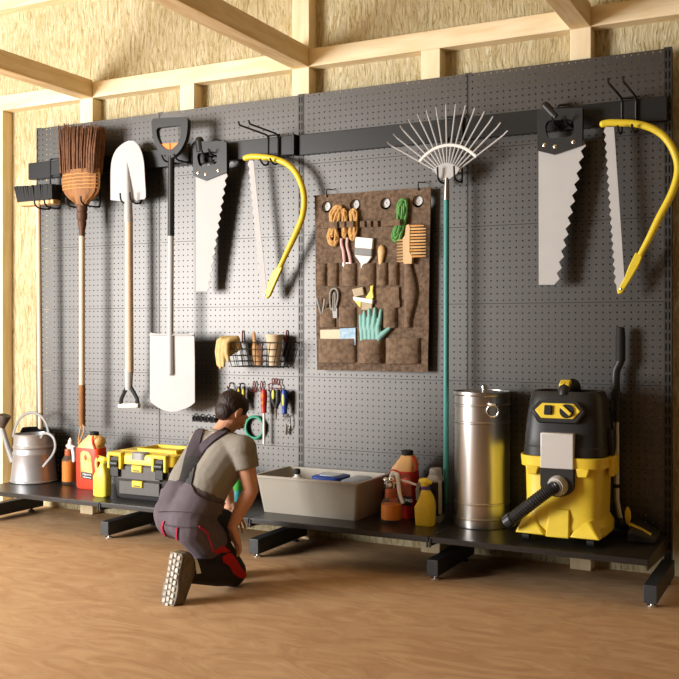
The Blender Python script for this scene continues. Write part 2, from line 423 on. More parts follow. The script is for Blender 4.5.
# ------------------------------------------------------------------ hooks
def hook(px, py, reach, label, gap=.066, tip=.055, upper=None, w=.0055, loop=True):
    lo = at(px, py, -reach); x, z = lo.x, lo.z
    ry = -.047 if x < BAY[2] else -.032
    t = thing('tool_hook', label, 'hook', (x, ry-.004, z), 'double wire tool hooks on the rail')
    yv = ry-.004-w
    for sgn in (-1, 1):
        xx = x+sgn*gap/2
        pts = [(xx, yv, RZ1+.004), (xx, yv, z+.03), (xx, yv-.012, z+.008), (xx, yv-.03, z)] if z < RZ0 else [(xx, yv, RZ0), (xx, yv, z+.004), (xx, yv-.01, z), (xx, yv-.03, z)]
        pts += [(xx, -reach+.02, z-.001), (xx, -reach-.01, z+.006), (xx, -reach-.028, z+.022), (xx, -reach-.034, z+tip)]
        m = MB(); m.tube(spl(pts, 4), w, 8); m.build('prong', BLACK, t)
        if upper:
            m = MB(); m.tube([(xx, yv, RZ1-.01), (xx, yv-.012, RZ1+.006), (xx, yv-.03, RZ1+.010), (xx, -upper, RZ1+.012), (xx, -upper-.012, RZ1+.03)], w, 8); m.build('prong', BLACK, t)
    m = MB(); m.tube([(x-gap/2, yv, RZ1+.004), (x-gap/2, ry+.002+w, RZ1+.012), (x+gap/2, ry+.002+w, RZ1+.012), (x+gap/2, yv, RZ1+.004)], w, 8)
    m.build('top_bow', BLACK, t)
    if z < RZ0: m = MB(); m.tube([(x-gap/2, yv, z+.05), (x+gap/2, yv, z+.05)], w*.8, 8); m.build('cross_wire', BLACK, t)
    m = MB(); m.bx(x-gap/2-.006, x+gap/2+.006, yv+.001, ry-.0005, RZ0+.012, RZ1-.006)
    m.build('hook_plate', BLACK, t, bev=.001)
    return t
hook(43, 207.5, .165, 'black wire hook carrying the push broom at the left end of the rail', gap=.085, tip=.05)
hook(77, 205.5, .20, 'black wire hook under the brown straw broom head', gap=.12, tip=.05)
hook(128.6, 203, .13, 'black wire hook under the pointed shovel blade', gap=.075, tip=.06)
hook(171.2, 160.5, .16, 'black wire hook forked around the spade shaft below its D grip', gap=.09, tip=.03)
hook(208, 154.8, .13, 'black wire hook through the handle of the left hand saw', gap=.05, tip=.025, upper=None)
hook(268, 164, .115, 'black wire hook with empty upper prongs holding the left bow saw', gap=.066, tip=.02, upper=.36)
hook(448, 181, .13, 'black wire hook cradling the leaf rake head', gap=.09, tip=.07)
hook(560, 123, .13, 'black wire hook through the handle of the right hand saw', gap=.06, tip=.025)
hook(626, 131.5, .115, 'black wire hook with empty upper prongs holding the right bow saw', gap=.066, tip=.02, upper=.36)

# ------------------------------------------------------------------ long tools
def ground_root(name, label, cat, px, py, Y, group=None):
    return thing(name, label, cat, at(px, py, Y), group)
# push broom
Y = -.13
r = ground_root('push_broom', 'black-bristled push broom hanging head up at the far left end', 'broom', 42, 436, Y)
w = mpp(42, Y)
a, b = at(20, 199, Y), at(58, 205, Y)
x0, x1 = at(21, 200, Y).x, at(57, 200, Y).x
zb, zt = zat(40, 205.5, Y), zat(40, 186, Y)
MB().bx(x0+.01, x1-.0, Y-.035, Y+.035, zb-.0, zb+.03).build('brush_block', PALEWOOD, r, bev=.006)
m = MB()
for i in range(26):
    for j in range(5):
        xx = x0+.012+(x1-x0-.024)*i/25; yy = Y-.03+.06*j/4
        m.tube([(xx, yy, zb+.028), (xx+random.uniform(-.006, .006)+(i-12.5)*.0012, yy+(j-2)*.006+random.uniform(-.003, .003), zt+random.uniform(-.004, .004))], [.0105, .0095], 5)
m.build('bristles', RUBBER, r)
m = MB(); h0 = at(38.5, 206, Y); h1 = at(40.5, 427, Y); m.tube([h0+V((0, 0, .01)), h1], 2.5*w, 14); m.ell(h1, 2.5*w, 14, 6); m.build('handle', CREAMWOOD, r)
# straw broom
Y = -.15
w = mpp(82, Y)
r = ground_root('straw_broom', 'brown straw broom hanging bristles up with bound head and pale pole', 'broom', 82, 440, Y)
m = MB()
cz = lambda py: zat(82, py, Y)
for i in range(300):
    f = random.uniform(-1, 1); g = random.uniform(-1, 1)
    p0 = at(81.3+f*16, 174, Y); p0.y += g*.045
    top = 127+random.uniform(-2.5, 5)
    p2 = at(82.3+f*18.5+random.uniform(-.8, .8), top, Y); p2.y += g*.05
    p1 = at(81.7+f*17+random.uniform(-.8, .8), 150, Y); p1.y += g*.05
    m.tube([p0, p1, p2], [.0065, .006, .0022], 5)
m.build('bristles', BRISTLE, r)
m = MB(); rings = []
for py, l, rr, dy in ((170, 64, 98.5, .05), (178, 63.5, 99, .052), (187, 63.5, 98.8, .052), (193, 66, 97.5, .05), (198, 70, 94, .045), (202, 75, 89, .038), (206, 77.5, 87, .03)):
    c = at((l+rr)/2, py, Y); hw = hxw((l+rr)/2, (rr-l)/2, Y)
    rings.append([c+V((hw*(1+.05*math.cos(14*2*PI*k/56))*math.cos(2*PI*k/56), dy*math.sin(2*PI*k/56), 0)) for k in range(56)])
m.loft(rings); bd = m.build('bound_head', STRAWB, r)
m = MB()
for py in (175, 178.5, 182, 185.5, 189):
    c = at(81.3, py, Y); hw = hxw(81.3, 17.7, Y)
    m.tube([c+V((hw*math.cos(2*PI*k/40), .0535*math.sin(2*PI*k/40), .0015*math.cos(13*2*PI*k/40))) for k in range(40)], .0035, 5, closed=True)
m.build('stitching', STITCH, bd)
m = MB()
c = at(82, 236, Y); prof = [(3.0, 236), (3.2, 228), (4.2, 226), (4.4, 222), (4, 220.5), (5.2, 219), (5.4, 213), (4.6, 212), (5.6, 210), (5.2, 203)]
m.lathe([(q*w, zat(82, py, Y)) for q, py in prof], (c.x, Y, 0)); m.build('neck_binding', BINDING, r)
m = MB(); m.tube([at(82, 235, Y), at(82, 386, Y)], 2.9*w, 14); m.build('pole', CREAMWOOD, r)
m = MB(); prof = []
for i in range(19):
    py = 384+i*2.2; prof += [(3.2*w, zat(82, py+2.0, Y)), (3.5*w, zat(82, py+1, Y))]
m.lathe(sorted(prof, key=lambda q: q[1]), (at(82, 400, Y).x, Y, 0)); m.build('grip_wrap', STRAWB, r)
m = MB(); m.tube([at(82, 420, Y), at(82, 426, Y)], [2.9*w, 2.3*w], 14); m.build('pole_tip', CREAMWOOD, r)
m = MB(); m.tube(spl([at(82.5, 424, Y-.01), at(84, 430, Y-.012), at(80, 441, Y), at(78.5, 444, Y), at(78.8, 438, Y+.01), at(81, 426, Y+.01)], 6), .0045, 6); m.build('hanging_loop', STITCH, r)
# pointed shovel
Y = -.13
w = mpp(128, Y)
r = ground_root('shovel', 'pointed pale steel shovel hanging blade up with wooden shaft and D grip', 'shovel', 129, 409, Y)
out = [(110.5, 200), (110.5, 170), (112, 157), (115, 149), (119.5, 143.5), (124, 140.5), (127.5, 139.8), (131, 140.5), (135.5, 144.5), (140, 152), (143, 163), (144.3, 178), (145.5, 197), (139, 199), (133, 200.5), (124, 201)]
def dished(name, outl, Y, depth, m_, par, ccx, hw, thick=.004):
    """blade outline as a dished shell"""
    mbx = MB(); P = atp(spl2(outl+[outl[0]], 3)[:-1], Y); c = sum(P, V((0, 0, 0)))/len(P)
    xs = [p.x for p in P]; mid = (min(xs)+max(xs))/2; hx = (max(xs)-min(xs))/2
    rings = []
    for f in (1, .8, .6, .4, .2, .03):
        ring = []
        for p in P:
            q = c+(p-c)*f; k = (q.x-mid)/hx; q = q.copy(); q.y = Y+depth*(1-k*k)
            ring.append(q)
        rings.append(ring)
    mbx.loft(rings+[[q+V((0, thick, 0)) for q in rr] for rr in reversed(rings)])
    return mbx.build(name, m_, par, ang=50)
dished('blade', out, Y, .03, WHITEMETAL, r, 128, 17)
m = MB(); m.tube([at(127, 158, Y+.015), at(127.5, 170, Y+.012), at(128.2, 195, Y+.0), at(128.8, 222, Y)], [.8*w, 2.2*w, 3.6*w, 4.3*w], 16); m.build('socket', WHITEMETAL, r)
m = MB(); m.tube([at(128.9, 215, Y), at(129.5, 372, Y)], [3.9*w, 4.1*w], 16); m.build('shaft', CREAMWOOD, r)
m = MB(); m.tube([at(129, 369, Y), at(128.8, 390, Y)], [4.4*w, 3.4*w], 16); m.build('ferrule', WHITEMETAL, r)
m = MB()
for s_ in (-1, 1):
    m.tube([at(129+s_*1.8, 387, Y), at(129+s_*4.5, 392, Y), at(129.3+s_*8, 399, Y), at(129.3+s_*8.5, 408, Y)], [.012, .012, .012, .012], 8)
m.build('grip_yoke', PLASTIC, r)
m = MB(); m.tube([at(119.5, 406, Y), at(139, 405.5, Y)], 2.6*w, 14); m.build('grip_bar', WHITE, r)
# flat spade
Y = -.16
w = mpp(171, Y)
r = ground_root('spade', 'flat white-bladed spade with black D grip and orange inlay', 'spade', 172, 412, Y)
o = [(153, 123.5), (154, 120), (158, 118.8), (184, 117.5), (188, 118.5), (189.2, 122), (188.5, 134), (186, 143), (181.5, 151), (176, 156.5), (171.5, 158.5), (166.5, 157), (160.5, 151.5), (156.5, 144.5), (154, 135)]
hl = [(158, 130.5), (160, 128.2), (165, 127.5), (178, 126), (182.3, 126.8), (182.8, 130), (182, 137), (179, 144), (174, 149), (171, 150), (166, 148.5), (161.5, 143.5), (158.8, 137)]
m = MB(); m.prism(xz(spl2(o+[o[0]], 4)[:-1], Y), Y-.016, Y+.016, [xz(spl2(hl+[hl[0]], 4)[:-1], Y)]); gp = m.build('d_grip', PLASTIC, r, bev=.009, seg=3)
m = MB(); m.prism(xz([(160.5, 144), (170.6, 143.4), (170.6, 151.5), (166, 150)], Y), Y-.009, Y+.009); m.prism(xz([(171.4, 143.3), (180.5, 142.7), (177, 149), (171.4, 151.5)], Y), Y-.009, Y+.009); m.build('grip_inlay', ORANGE, gp, bev=.002)
m = MB(); m.tube([at(171.3, 156, Y), at(171, 236, Y)], [3.2*w, 3.4*w], 16); m.build('upper_sleeve', PLASTIC, r)
m = MB(); m.tube([at(171, 234, Y), at(170.6, 345, Y), at(170.6, 373, Y-.004)], [2.9*w, 2.9*w, 2.7*w], 16); m.ell(at(170.6, 373, Y-.004), 2.7*w, 16, 6); m.build('shaft', CREAMWOOD if False else WHITEMETAL, r)
m = MB()
o = [(149, 332.5), (154, 333.5), (170, 334.2), (187, 333.8), (193.3, 332), (193.9, 360), (194, 402.5), (190, 406), (184, 409), (176, 411.5), (170, 412), (163, 410.5), (156, 407), (150, 402.5), (149, 398), (149, 365)]
m.prism(xz(o, Y), Y+.008, Y+.0125); m.build('blade', WHITEMETAL, r, bev=.001)
m = MB(); m.bx(at(149.3, 0, Y).x, at(193.2, 0, Y).x, Y-.008, Y+.012, zat(171, 335, Y)-.003, zat(171, 335, Y)+.003); m.build('tread', WHITEMETAL, r, bev=.002)

# ------------------------------------------------------------------ saws
def teeth(p0, p1, n, amp, side):
    """zigzag between two pixel points"""
    out = []; d = V((p1[0]-p0[0], p1[1]-p0[1])); nn = V((-d.y, d.x)).normalized()*side
    for i in range(n):
        a = V(p0)+d*(i/n); b = V(p0)+d*((i+.55)/n)
        out += [(a.x, a.y), (b.x+nn.x*amp, b.y+nn.y*amp)]
    return out+[tuple(p1)]
def handsaw(Y, blade, handle, hole, rivets, label, horn):
    c = blade[-1]
    r = ground_root('hand_saw', label, 'saw', c[0], c[1], Y, 'hand saws hanging handle up')
    MB().prism(xz(blade, Y), Y-.0015, Y+.0015).build('blade', SAWSTEEL, r, smooth=False)
    m = MB(); m.prism(xz(handle, Y), Y-.014, Y+.014, [xz(spl2(hole+[hole[0]], 4)[:-1], Y)])
    h = m.build('handle', PLASTIC, r, bev=.005)
    m = MB(); m.tube(atp(horn, Y), 4.4*mpp(horn[0][0], Y), 14); m.ell(at(horn[-1][0], horn[-1][1], Y), 4.4*mpp(horn[0][0], Y), 14, 8); m.build('handle_horn', PLASTIC, r)
    for p in rivets:
        m = MB(); q = at(p[0], p[1], Y-.014); m.ell(q, (.0115, .005, .0115), 14, 8); m.build('rivet', CHROME, h)
    return r
bl = [(195.8, 172), (196.2, 291.5), (207, 291.5)]+teeth((207, 291), (226, 172), 14, 2.4, 1)[0:]
handsaw(-.10, bl, [(194.4, 176), (194.2, 143), (196, 141.5), (211, 142), (225, 141.3), (227.8, 143), (228, 172.5), (206.8, 181)],
        [(198.6, 158), (199.5, 154), (204, 153.2), (213, 152), (217, 153), (218.3, 158), (217, 164), (208, 166), (201, 166)],
        [(198, 172.6), (205.5, 174.3), (218, 170.5)], 'left hand saw with black handle and fine pale blade beside the spade', [(201, 152), (199.5, 141)])
bl = [(538.6, 140), (538.8, 284.7), (554.5, 284.7)]+teeth((554.5, 284.2), (583, 140), 13, 4.0, 1)
handsaw(-.10, bl, [(538.2, 151), (537.6, 112), (539.5, 109.5), (583.2, 108.3), (582.9, 145.5), (555.1, 155)],
        [(545.8, 127), (549, 121.5), (558, 120.4), (571, 120), (574.5, 126), (572.5, 135.5), (560, 138), (549, 138)],
        [(544.6, 145), (555, 146.6), (573.4, 142)], 'right hand saw with coarse jagged blade and black handle, under the dark rail', [(556.5, 117.5), (545.5, 106)])
def bowsaw(Y, tube, r_, flat, blade, rivet, label):
    r = ground_root('bow_saw', label, 'saw', rivet[0], rivet[1], Y, 'yellow bow saws')
    w = mpp(tube[0][0], Y)
    pts = spl(atp(tube, Y), 6); n = len(pts)
    rad = [r_*w*(1 if i < n*.86 else 1-(.25*(i-n*.86)/(n*.14))) for i in range(n)]
    m = MB(); m.tube(pts, rad, 14); m.ell(pts[0], rad[0], 12, 6); m.build('frame', YELLOW, r)
    MB().prism(xz(flat, Y), Y-.010, Y+.010).build('lever_grip', YELLOW, r, bev=.006, seg=3)
    MB().prism(xz(blade, Y-.004), Y-.0055, Y-.003).build('blade', SAWSTEEL, r, smooth=False)
    m = MB(); m.ell(at(rivet[0], rivet[1], Y-.009), (.008, .005, .008), 12, 6); m.build('rivet', CHROME, r)
    return r
bowsaw(-.10, [(245.5, 158), (252, 156.6), (262, 157), (275, 159), (287, 164), (296, 173), (302, 186), (304.3, 200), (302.5, 216), (296.5, 232), (288.5, 249), (279.5, 268)], 3.0,
       [(281, 264), (283, 268), (278, 279), (270.5, 296), (267, 299), (265.5, 296), (268.5, 283), (273.5, 271)],
       teeth((249, 160.5), (262, 296), 17, 1.6, 1)+[(263.5, 299), (266.5, 297.5), (266.8, 290), (253.5, 160.5)], (264.8, 295),
       'left bow saw with bent yellow tube frame, hanging on grey pegboard')
bowsaw(-.10, [(603, 124), (610, 122.8), (624, 123), (637, 124), (651, 128), (663.5, 136), (672.5, 148.5), (677.5, 163), (677, 177), (671, 195), (660, 216), (649, 238.5), (640, 255)], 3.6,
       [(636, 252), (643, 256), (639, 266), (629, 283), (622.5, 293), (618, 294.5), (617, 291), (624.5, 278), (629, 266)],
       teeth((605.5, 127), (616.5, 285), 19, 2.2, 1)+[(616.8, 290), (620, 293), (624, 290), (624.8, 284), (614, 127)], (620.8, 289),
       'right bow saw with yellow tube frame overhanging the rack end')
# ------------------------------------------------------------------ leaf rake
Y = -.13
w = mpp(446, Y)
r = ground_root('leaf_rake', 'leaf rake hanging tines up with white fan head and teal pole', 'rake', 446, 503, Y)
sc = 140/679
tips = [(35, 235), (65, 195), (97, 155), (138, 125), (182, 97), (225, 78), (272, 65), (320, 52), (367, 50), (415, 55), (460, 68), (507, 85), (548, 110), (585, 140), (620, 178)]
hub = []
for i, t in enumerate(tips):
    f = i/14; tx, ty = 380+t[0]*sc, 95+t[1]*sc
    hx, hy = 433.5+f*27, 169.5-math.sin(PI*f)*6+f*-1
    hub.append((hx, hy))
    bx_, by = hx+(tx-hx)*.90, hy+(ty-hy)*.90
    dx = 1.0 if i < 7 else -.6
    m = MB(); m.tube([at(hx, hy+3, Y), at(hx, hy, Y), at(bx_-dx*0, by, Y-.01), at(tx, ty-1.2, Y-.035)], [.0042, .0042, .004, .003], 6); m.build('tine', WHITEMETAL, r)
m = MB(); arcp = spl([at(380+a*sc, 95+b*sc, Y-.004) for a, b in ((193, 322), (225, 288), (270, 258), (330, 243), (390, 250), (435, 273), (468, 300))], 5)
m.tube(arcp, .0085, 8, flat=.6); m.build('tine_brace', WHITE, r)
o = hub+[(457, 174), (451, 178.5), (447.5, 180), (443, 179.5), (437, 175.5)]
m = MB(); m.prism(xz(o, Y), Y-.006, Y+.006); m.build('hub_plate', WHITEMETAL, r, bev=.003)
m = MB(); m.tube([at(446.8, 178, Y), at(446.5, 200, Y)], [2.3*w, 3*w], 14); m.build('ferrule', STEEL, r)
m = MB(); m.tube([at(446.5, 199, Y), at(445.9, 503, Y)], 2.75*w, 16); m.ell(at(445.9, 503, Y), 2.75*w, 16, 6); m.build('pole', TEAL, r)

# ------------------------------------------------------------------ felt organiser
YO = -.045
org = thing('tool_organizer', 'brown felt hanging organizer with rows of pockets on the pegboard', 'tool organizer', at(372, 372, YO))
def wavy(p, q, n, amp):
    return [(p[0]+(q[0]-p[0])*i/n+(random.uniform(-amp, amp) if i else 0), p[1]+(q[1]-p[1])*i/n+(random.uniform(-amp, amp) if i else 0)) for i in range(n)]
outl = wavy((314.8, 195.5), (431, 187.3), 8, .35)+wavy((431, 187.3), (428, 372), 8, .3)+wavy((428, 372), (317.5, 370), 8, .3)+wavy((317.5, 370), (314.8, 195.5), 8, .3)
holes = []
for hp in ((327, 207), (355.5, 205), (386, 203.7), (418.3, 201.5)):
    q = at(hp[0], hp[1], YO); holes.append([(q.x+.033*math.cos(2*PI*k/20), q.z+.033*math.sin(2*PI*k/20)) for k in range(20)])
m = MB(); m.prism(xz(outl, YO), YO-.004, YO+.004, holes); bk = m.build('back_panel', FELT, org, smooth=False)
for hp, hl in zip(((327, 207), (355.5, 205), (386, 203.7), (418.3, 201.5)), holes):
    m = MB(); q = at(hp[0]+.5, hp[1], 0); m.cyl((q.x+.008, -.003, q.z), (q.x+.008, -.030, q.z), .026, n=20); m.cyl((q.x+.008, -.030, q.z), (q.x+.008, -.033, q.z), .006, n=10)
    m.build('fixing_disc', mat('pale_disc', '#cfcfcd', .5), org)
for hp in ((327.5, 194), (419, 187)):
    m = MB(); q = at(hp[0], hp[1], YO); m.tube([(q.x, -.001, q.z+.03), (q.x, YO-.008, q.z+.026), (q.x, YO-.012, q.z+.0), (q.x, YO-.006, q.z-.02)], .0032, 6); m.build('hanging_peg', BLACK, org)
def pocket(px0, px1, py0, py1, d=.022, slant=0, name='pocket', sag=.4, notch=None):
    """bulging cloth pocket: a shell standing off the back panel"""
    Yb = YO-.004
    nx, nz = 12, 8
    m = MB(); F = []; B = []
    for j in range(nz+1):
        g = j/nz; rf = []; rb = []
        for i in range(nx+1):
            f = i/nx
            px = px0+(px1-px0)*f; py = py1+(py0-py1)*g
            py += (math.sin(PI*f)*sag)*g
            if notch: px += notch(g, f)
            q = at(px, py, Yb)
            prof = min(1, math.sin(PI*f)**.45)*(.35+.65*math.sin(PI*min(1, g*.55+.25)))
            q2 = q.copy(); q2.y = Yb-max(.0025, d*prof)
            rf.append(q2); rb.append(V((q.x, Yb, q.z)))
        F.append(rf); B.append(rb)
    fv = [[m.v(p) for p in r] for r in F]
    th = [[m.v(p+V((0, .004, 0)) if 0 < i < nx else p+V((0, .002, 0))) for i, p in enumerate(r)] for r in F]
    for A in (fv, th):
        for j in range(nz):
            for i in range(nx): m.face([A[j][i], A[j][i+1], A[j+1][i+1], A[j+1][i]])
    for j in (0, nz):
        for i in range(nx): m.face([fv[j][i], fv[j][i+1], th[j][i+1], th[j][i]])
    for i in (0, nx):
        for j in range(nz): m.face([fv[j][i], fv[j+1][i], th[j+1][i], th[j][i]])
    return m.build(name, FELT2, org, ang=60)
for a in ((317.5, 326.6, 263.5, 286, .02), (328.3, 338.6, 263, 286.5, .022), (342.3, 356.8, 263, 286, .026), (359, 375.8, 263, 286, .026), (377, 387.6, 262.5, 285.5, .022), (389.5, 398.9, 262, 285, .024)): pocket(*a)
for a in ((320, 336, 307.5, 327, .022), (338.8, 356.8, 307, 327, .026), (359.5, 381.5, 307, 327, .018), (383.5, 397.5, 307, 328, .028)): pocket(*a)
for a in ((319, 357, 338.5, 362.5, .03), (358.8, 384.6, 339, 363, .052), (386, 421, 338, 363.5, .036)): pocket(*a)
pocket(404.5, 414, 259, 327.5, .028, name='long_sleeve', notch=lambda g, f: f*3.2*math.sin(PI*2*(g-.28))+f*1.2)
m = MB(); m.prism(xz(wavy((377, 288), (399, 287), 5, .5)+wavy((399, 287), (400, 307), 4, .5)+wavy((400, 307), (378, 308.5), 5, .5)+wavy((378, 308.5), (377, 288), 4, .5), YO-.012), YO-.018, YO-.006); m.build('cloth_flap', FELT2, org, bev=.003)
# strap loops of the top band
for a, b, d in ((320.5, 325.5, .006), (327.5, 341.5, .046), (342.8, 348.6, .042), (350, 357.5, .044), (361.5, 366.8, .02), (368.5, 373, .02), (375, 380, .02), (382.5, 390.5, .02), (391, 404.3, .050)):
    yc = 226.3-(a-320)*.033
    m = MB(); m.prism([(at(p, yc, YO).x, q) for p, q in ()] or xz([(a, yc-3.2), (b, yc-3.4), (b, yc+2.6), (a, yc+2.8)], YO), YO-.004-d, YO-.004-d+.004)
    x0, x1 = at(a, yc, YO).x, at(b, yc, YO).x; z0, z1 = zat(a, yc+2.7, YO), zat(a, yc-3.2, YO)
    m.bx(x0, x0+.004, YO-.004-d, YO-.004, z0, z1); m.bx(x1-.004, x1, YO-.004-d, YO-.004, z0, z1)
    m.build('strap_loop', FELT2, org, bev=.001)
YP = YO-.010
def single(mb, name, m, label, cat, group=None, **k): return tag(mb.build(name, m, None, **k), label, cat, group)
def coil(pts_list, r, name, m, label, Yc, group=None):
    mb = MB()
    for k, pts in enumerate(pts_list):
        P = atp(spl2(pts+[pts[0]], 5)[:-1], Yc)
        for i, p in enumerate(P): p.y += -.004+.003*math.sin(i*.9+k*2)-(k % 3)*.004
        mb.tube(P, r, 7, closed=True)
    return single(mb, name, m, label, 'rope')
coil([[(331.5, 224), (331, 214), (335, 207.5), (340, 206.5), (341.5, 209), (337, 214), (335.5, 225), (337.8, 236), (336.5, 243), (333.5, 245), (329.5, 242), (328.8, 235)],
      [(333, 224), (333, 215), (337, 209), (339.8, 209.5), (337.5, 216), (334.2, 226), (336.5, 237), (334.5, 242), (331, 240), (330.5, 233)],
      [(335, 224), (336.5, 216), (340, 212), (340.5, 217), (337.5, 224), (334.5, 229), (333, 236), (332.5, 228)]], .0092, 'rope_coil', TANROPE, 'large tan rope coil in the left strap loop of the organizer', YO-.018)
coil([[(343, 224), (342.5, 213), (344, 209.5), (346, 213), (346.5, 224), (346, 233), (344.8, 237.5), (343.5, 233)], [(344, 224), (344, 213), (345.2, 214), (345.5, 224), (345.2, 234), (344.2, 232)]], .0085, 'rope_coil', TANROPE, 'narrow tan rope hank in the second strap loop, between two wider coils', YO-.016)
coil([[(351.5, 224), (351, 213), (353.5, 209.8), (356.5, 212), (357, 224), (356, 234), (353.5, 239.5), (350.8, 237), (350, 232)], [(352.8, 224), (352.5, 214), (354.5, 212.5), (355.6, 224), (354.5, 234), (352.6, 236), (351.5, 231)]], .0092, 'rope_coil', TANROPE, 'medium tan rope coil under the second eyelet of the organizer', YO-.018)
coil([[(398, 221), (398.5, 206), (401, 200.5), (405, 200), (406.8, 204), (406, 218), (402.5, 230), (400, 239), (396, 241), (393, 238), (394, 231)],
      [(400, 221), (400.2, 207), (402.5, 203), (404.8, 206), (404, 218), (400.5, 230), (398, 237), (395.3, 237), (396, 230)],
      [(399, 221), (399.6, 209), (402.8, 205), (403.2, 214), (401, 226), (398, 234), (396, 233)]], .0085, 'rope_coil', GREENROPE, 'green rope coil hanging in the right strap loop of the organizer', YO-.020)
# pink pliers
t = thing('pliers', 'pink-handled pliers standing in the organizer behind the third pocket', 'pliers', at(349, 264, YP))
m = MB(); m.tube(atp(spl2([(341.5, 238.5), (341.5, 244), (343.5, 252), (344.5, 264)]), YP-.006), .0085, 8); m.build('handle', PINK, t)
m = MB(); m.tube(atp(spl2([(347.5, 237.8), (347.2, 246), (349.5, 255), (351, 264)]), YP-.006), .0085, 8); m.build('handle', PINK, t)
m = MB(); m.prism(xz([(343, 262.5), (352, 262.5), (350.5, 280), (346, 280)], YP), YP-.010, YP-.002); m.build('jaws', STEEL, t, bev=.002)
# white paint brush
def brushhead(t, pts, m, name, d=.012, **k): q = MB(); q.prism(xz(pts, YP), YP-d, YP+d*.3); return q.build(name, m, t, bev=.004, **k)
t = thing('paint_brush', 'wide white paint brush with grey band standing bristles up', 'paint brush', at(366, 264, YP))
brushhead(t, [(356.2, 237), (374.3, 238.5), (373.2, 249.5), (355.8, 247.8)], WHITE, 'bristles', .016)
brushhead(t, [(355.8, 247.8), (373.4, 249.3), (373, 256.5), (355.3, 255)], GREYBAND, 'ferrule', .017)
brushhead(t, [(355.3, 255), (373, 256.5), (370, 261), (367.3, 264), (366.5, 282), (362, 282), (361.5, 264), (358.5, 259.5)], WHITE, 'handle', .013)
# wooden spoon handle
t = thing('wood_handled_tool', 'rounded wooden tool handle poking out of the fifth pocket', 'tool handle', at(381, 264, YP))
m = MB(); P = atp([(381.5, 245.3), (381.5, 247), (381.5, 251), (381, 257), (380.5, 264), (380.5, 278)], YP-.004); m.tube(P, [.006, .018, .0235, .018, .012, .011], 12, flat=.6); m.build('handle', PALEWOOD, t)
# scrub brush
t = thing('scrub_brush', 'wooden scrub brush with bristles on both sides above the long sleeve', 'brush', at(408, 262, YP))
m = MB(); m.prism(xz([(406.8, 225.5), (409.8, 224.2), (411.3, 226), (411, 252), (413.5, 256), (413, 264), (404.5, 264), (404, 262), (403.5, 238), (405.5, 236)], YP-.014), YP-.028, YP-.006); m.build('brush_body', PALEWOOD, t, bev=.004)
for i in range(11):
    py = 226+i*3.05
    q = MB(); p = at(410.5, py, YP-.02); e = at(426 if i > 0 else 424, py-.5, YP-.035); q.tube([p, p+(e-p)*.6, e], [.0065, .0055, .003], 6); q.build('bristle_tuft', PALEWOOD if i % 2 else STITCH, t)
for i in range(8):
    py = 240+i*3.0
    q = MB(); p = at(404.5, py, YP-.02); e = at(396.8, py+.6, YP-.03); q.tube([p, e], [.0065, .004], 6); q.build('bristle_tuft', PALEWOOD, t)
# nails / chisels
for nm, a, b, lb in (('left', (317, 297.5), (321, 314), 'thin grey spike leaning out of the left end pocket, nearest the felt edge'), ('right', (325, 298.5), (322.5, 314.5), 'second thin grey spike in the left end pocket, beside the wire pliers')):
    q = MB(); q.tube([at(a[0], a[1], YO-.034), at(b[0], b[1], YO-.014)], [.0075, .0055], 8); single(q, 'metal_spike', GREYBOT, lb, 'spike')
q = MB()
P = atp(spl2([(331, 311), (330, 300), (330.5, 292), (333.5, 288.7), (337, 290), (338, 297), (336.5, 305), (335, 311)], 5), YO-.015); q.tube(P, .0055, 8)
P = atp(spl2([(333, 311), (333.2, 298), (334, 293), (335.3, 296), (334.3, 311)], 5), YO-.018); q.tube(P, .004, 6)
q.bx(at(330, 0, YO-.03).x, at(336, 0, YO-.03).x, YO-.018, YO-.010, zat(333, 318, YO-.03), zat(333, 308, YO-.03))
single(q, 'bent_wire_tool', GREYBOT, 'looped grey wire tool standing in the left middle pocket', 'wire tool')
# angled paint brushes
t = thing('paint_brush', 'yellow-handled paint brush crossing the middle pocket row, bristles up', 'paint brush', at(366, 308, YP))
brushhead(t, [(352.5, 289.5), (363.5, 286.8), (365, 295), (355, 297)], PEACH if False else mat('tan_bristle', '#bfae93', .8), 'bristles', .012)
brushhead(t, [(353.8, 296.5), (374.2, 299.5), (373.5, 304), (354.5, 300.5)], WHITE, 'ferrule', .016)
brushhead(t, [(371, 285.5), (374, 285), (373.5, 291), (374.5, 297.5), (372, 300), (366, 298), (370.5, 291)], LEMON, 'handle', .010)
brushhead(t, [(355, 300.5), (362, 301.5), (361.5, 308), (359, 306)], LEMON, 'handle_end', .012)
brushhead(t, [(362, 302), (373, 303.8), (372.5, 310), (362, 310)], mat('tan_bristle', '#bfae93', .8), 'lower_bristles', .010)
# teal glove
t = MB()
YG = YO-.020
for pts, r_ in (([(361.5, 330), (361, 322), (360.6, 315.5)], [.014, .0125, .0095]), ([(365, 329), (365, 320), (364.3, 311.8)], [.0145, .013, .0095]), ([(369, 329), (369.7, 319), (369.3, 309.8)], [.0148, .0135, .010]), ([(373, 330), (374.6, 320), (375, 309)], [.0148, .0135, .010]), ([(377, 331), (379.5, 322), (381, 310.2)], [.0145, .0125, .009]), ([(380, 337), (384, 333), (389.5, 328.3)], [.0165, .0155, .011])):
    P = atp(pts, YG); t.caps(P, r_)
for f in range(5):
    t.cap(at(362+f*4.1, 329, YG), .0155, at(362.8+f*3.9, 342, YG), .0155)
g = remesh(t.build('glove', TEALG), .004, 4); tag(g, 'teal rubber glove standing fingers up in the bottom pocket', 'glove')
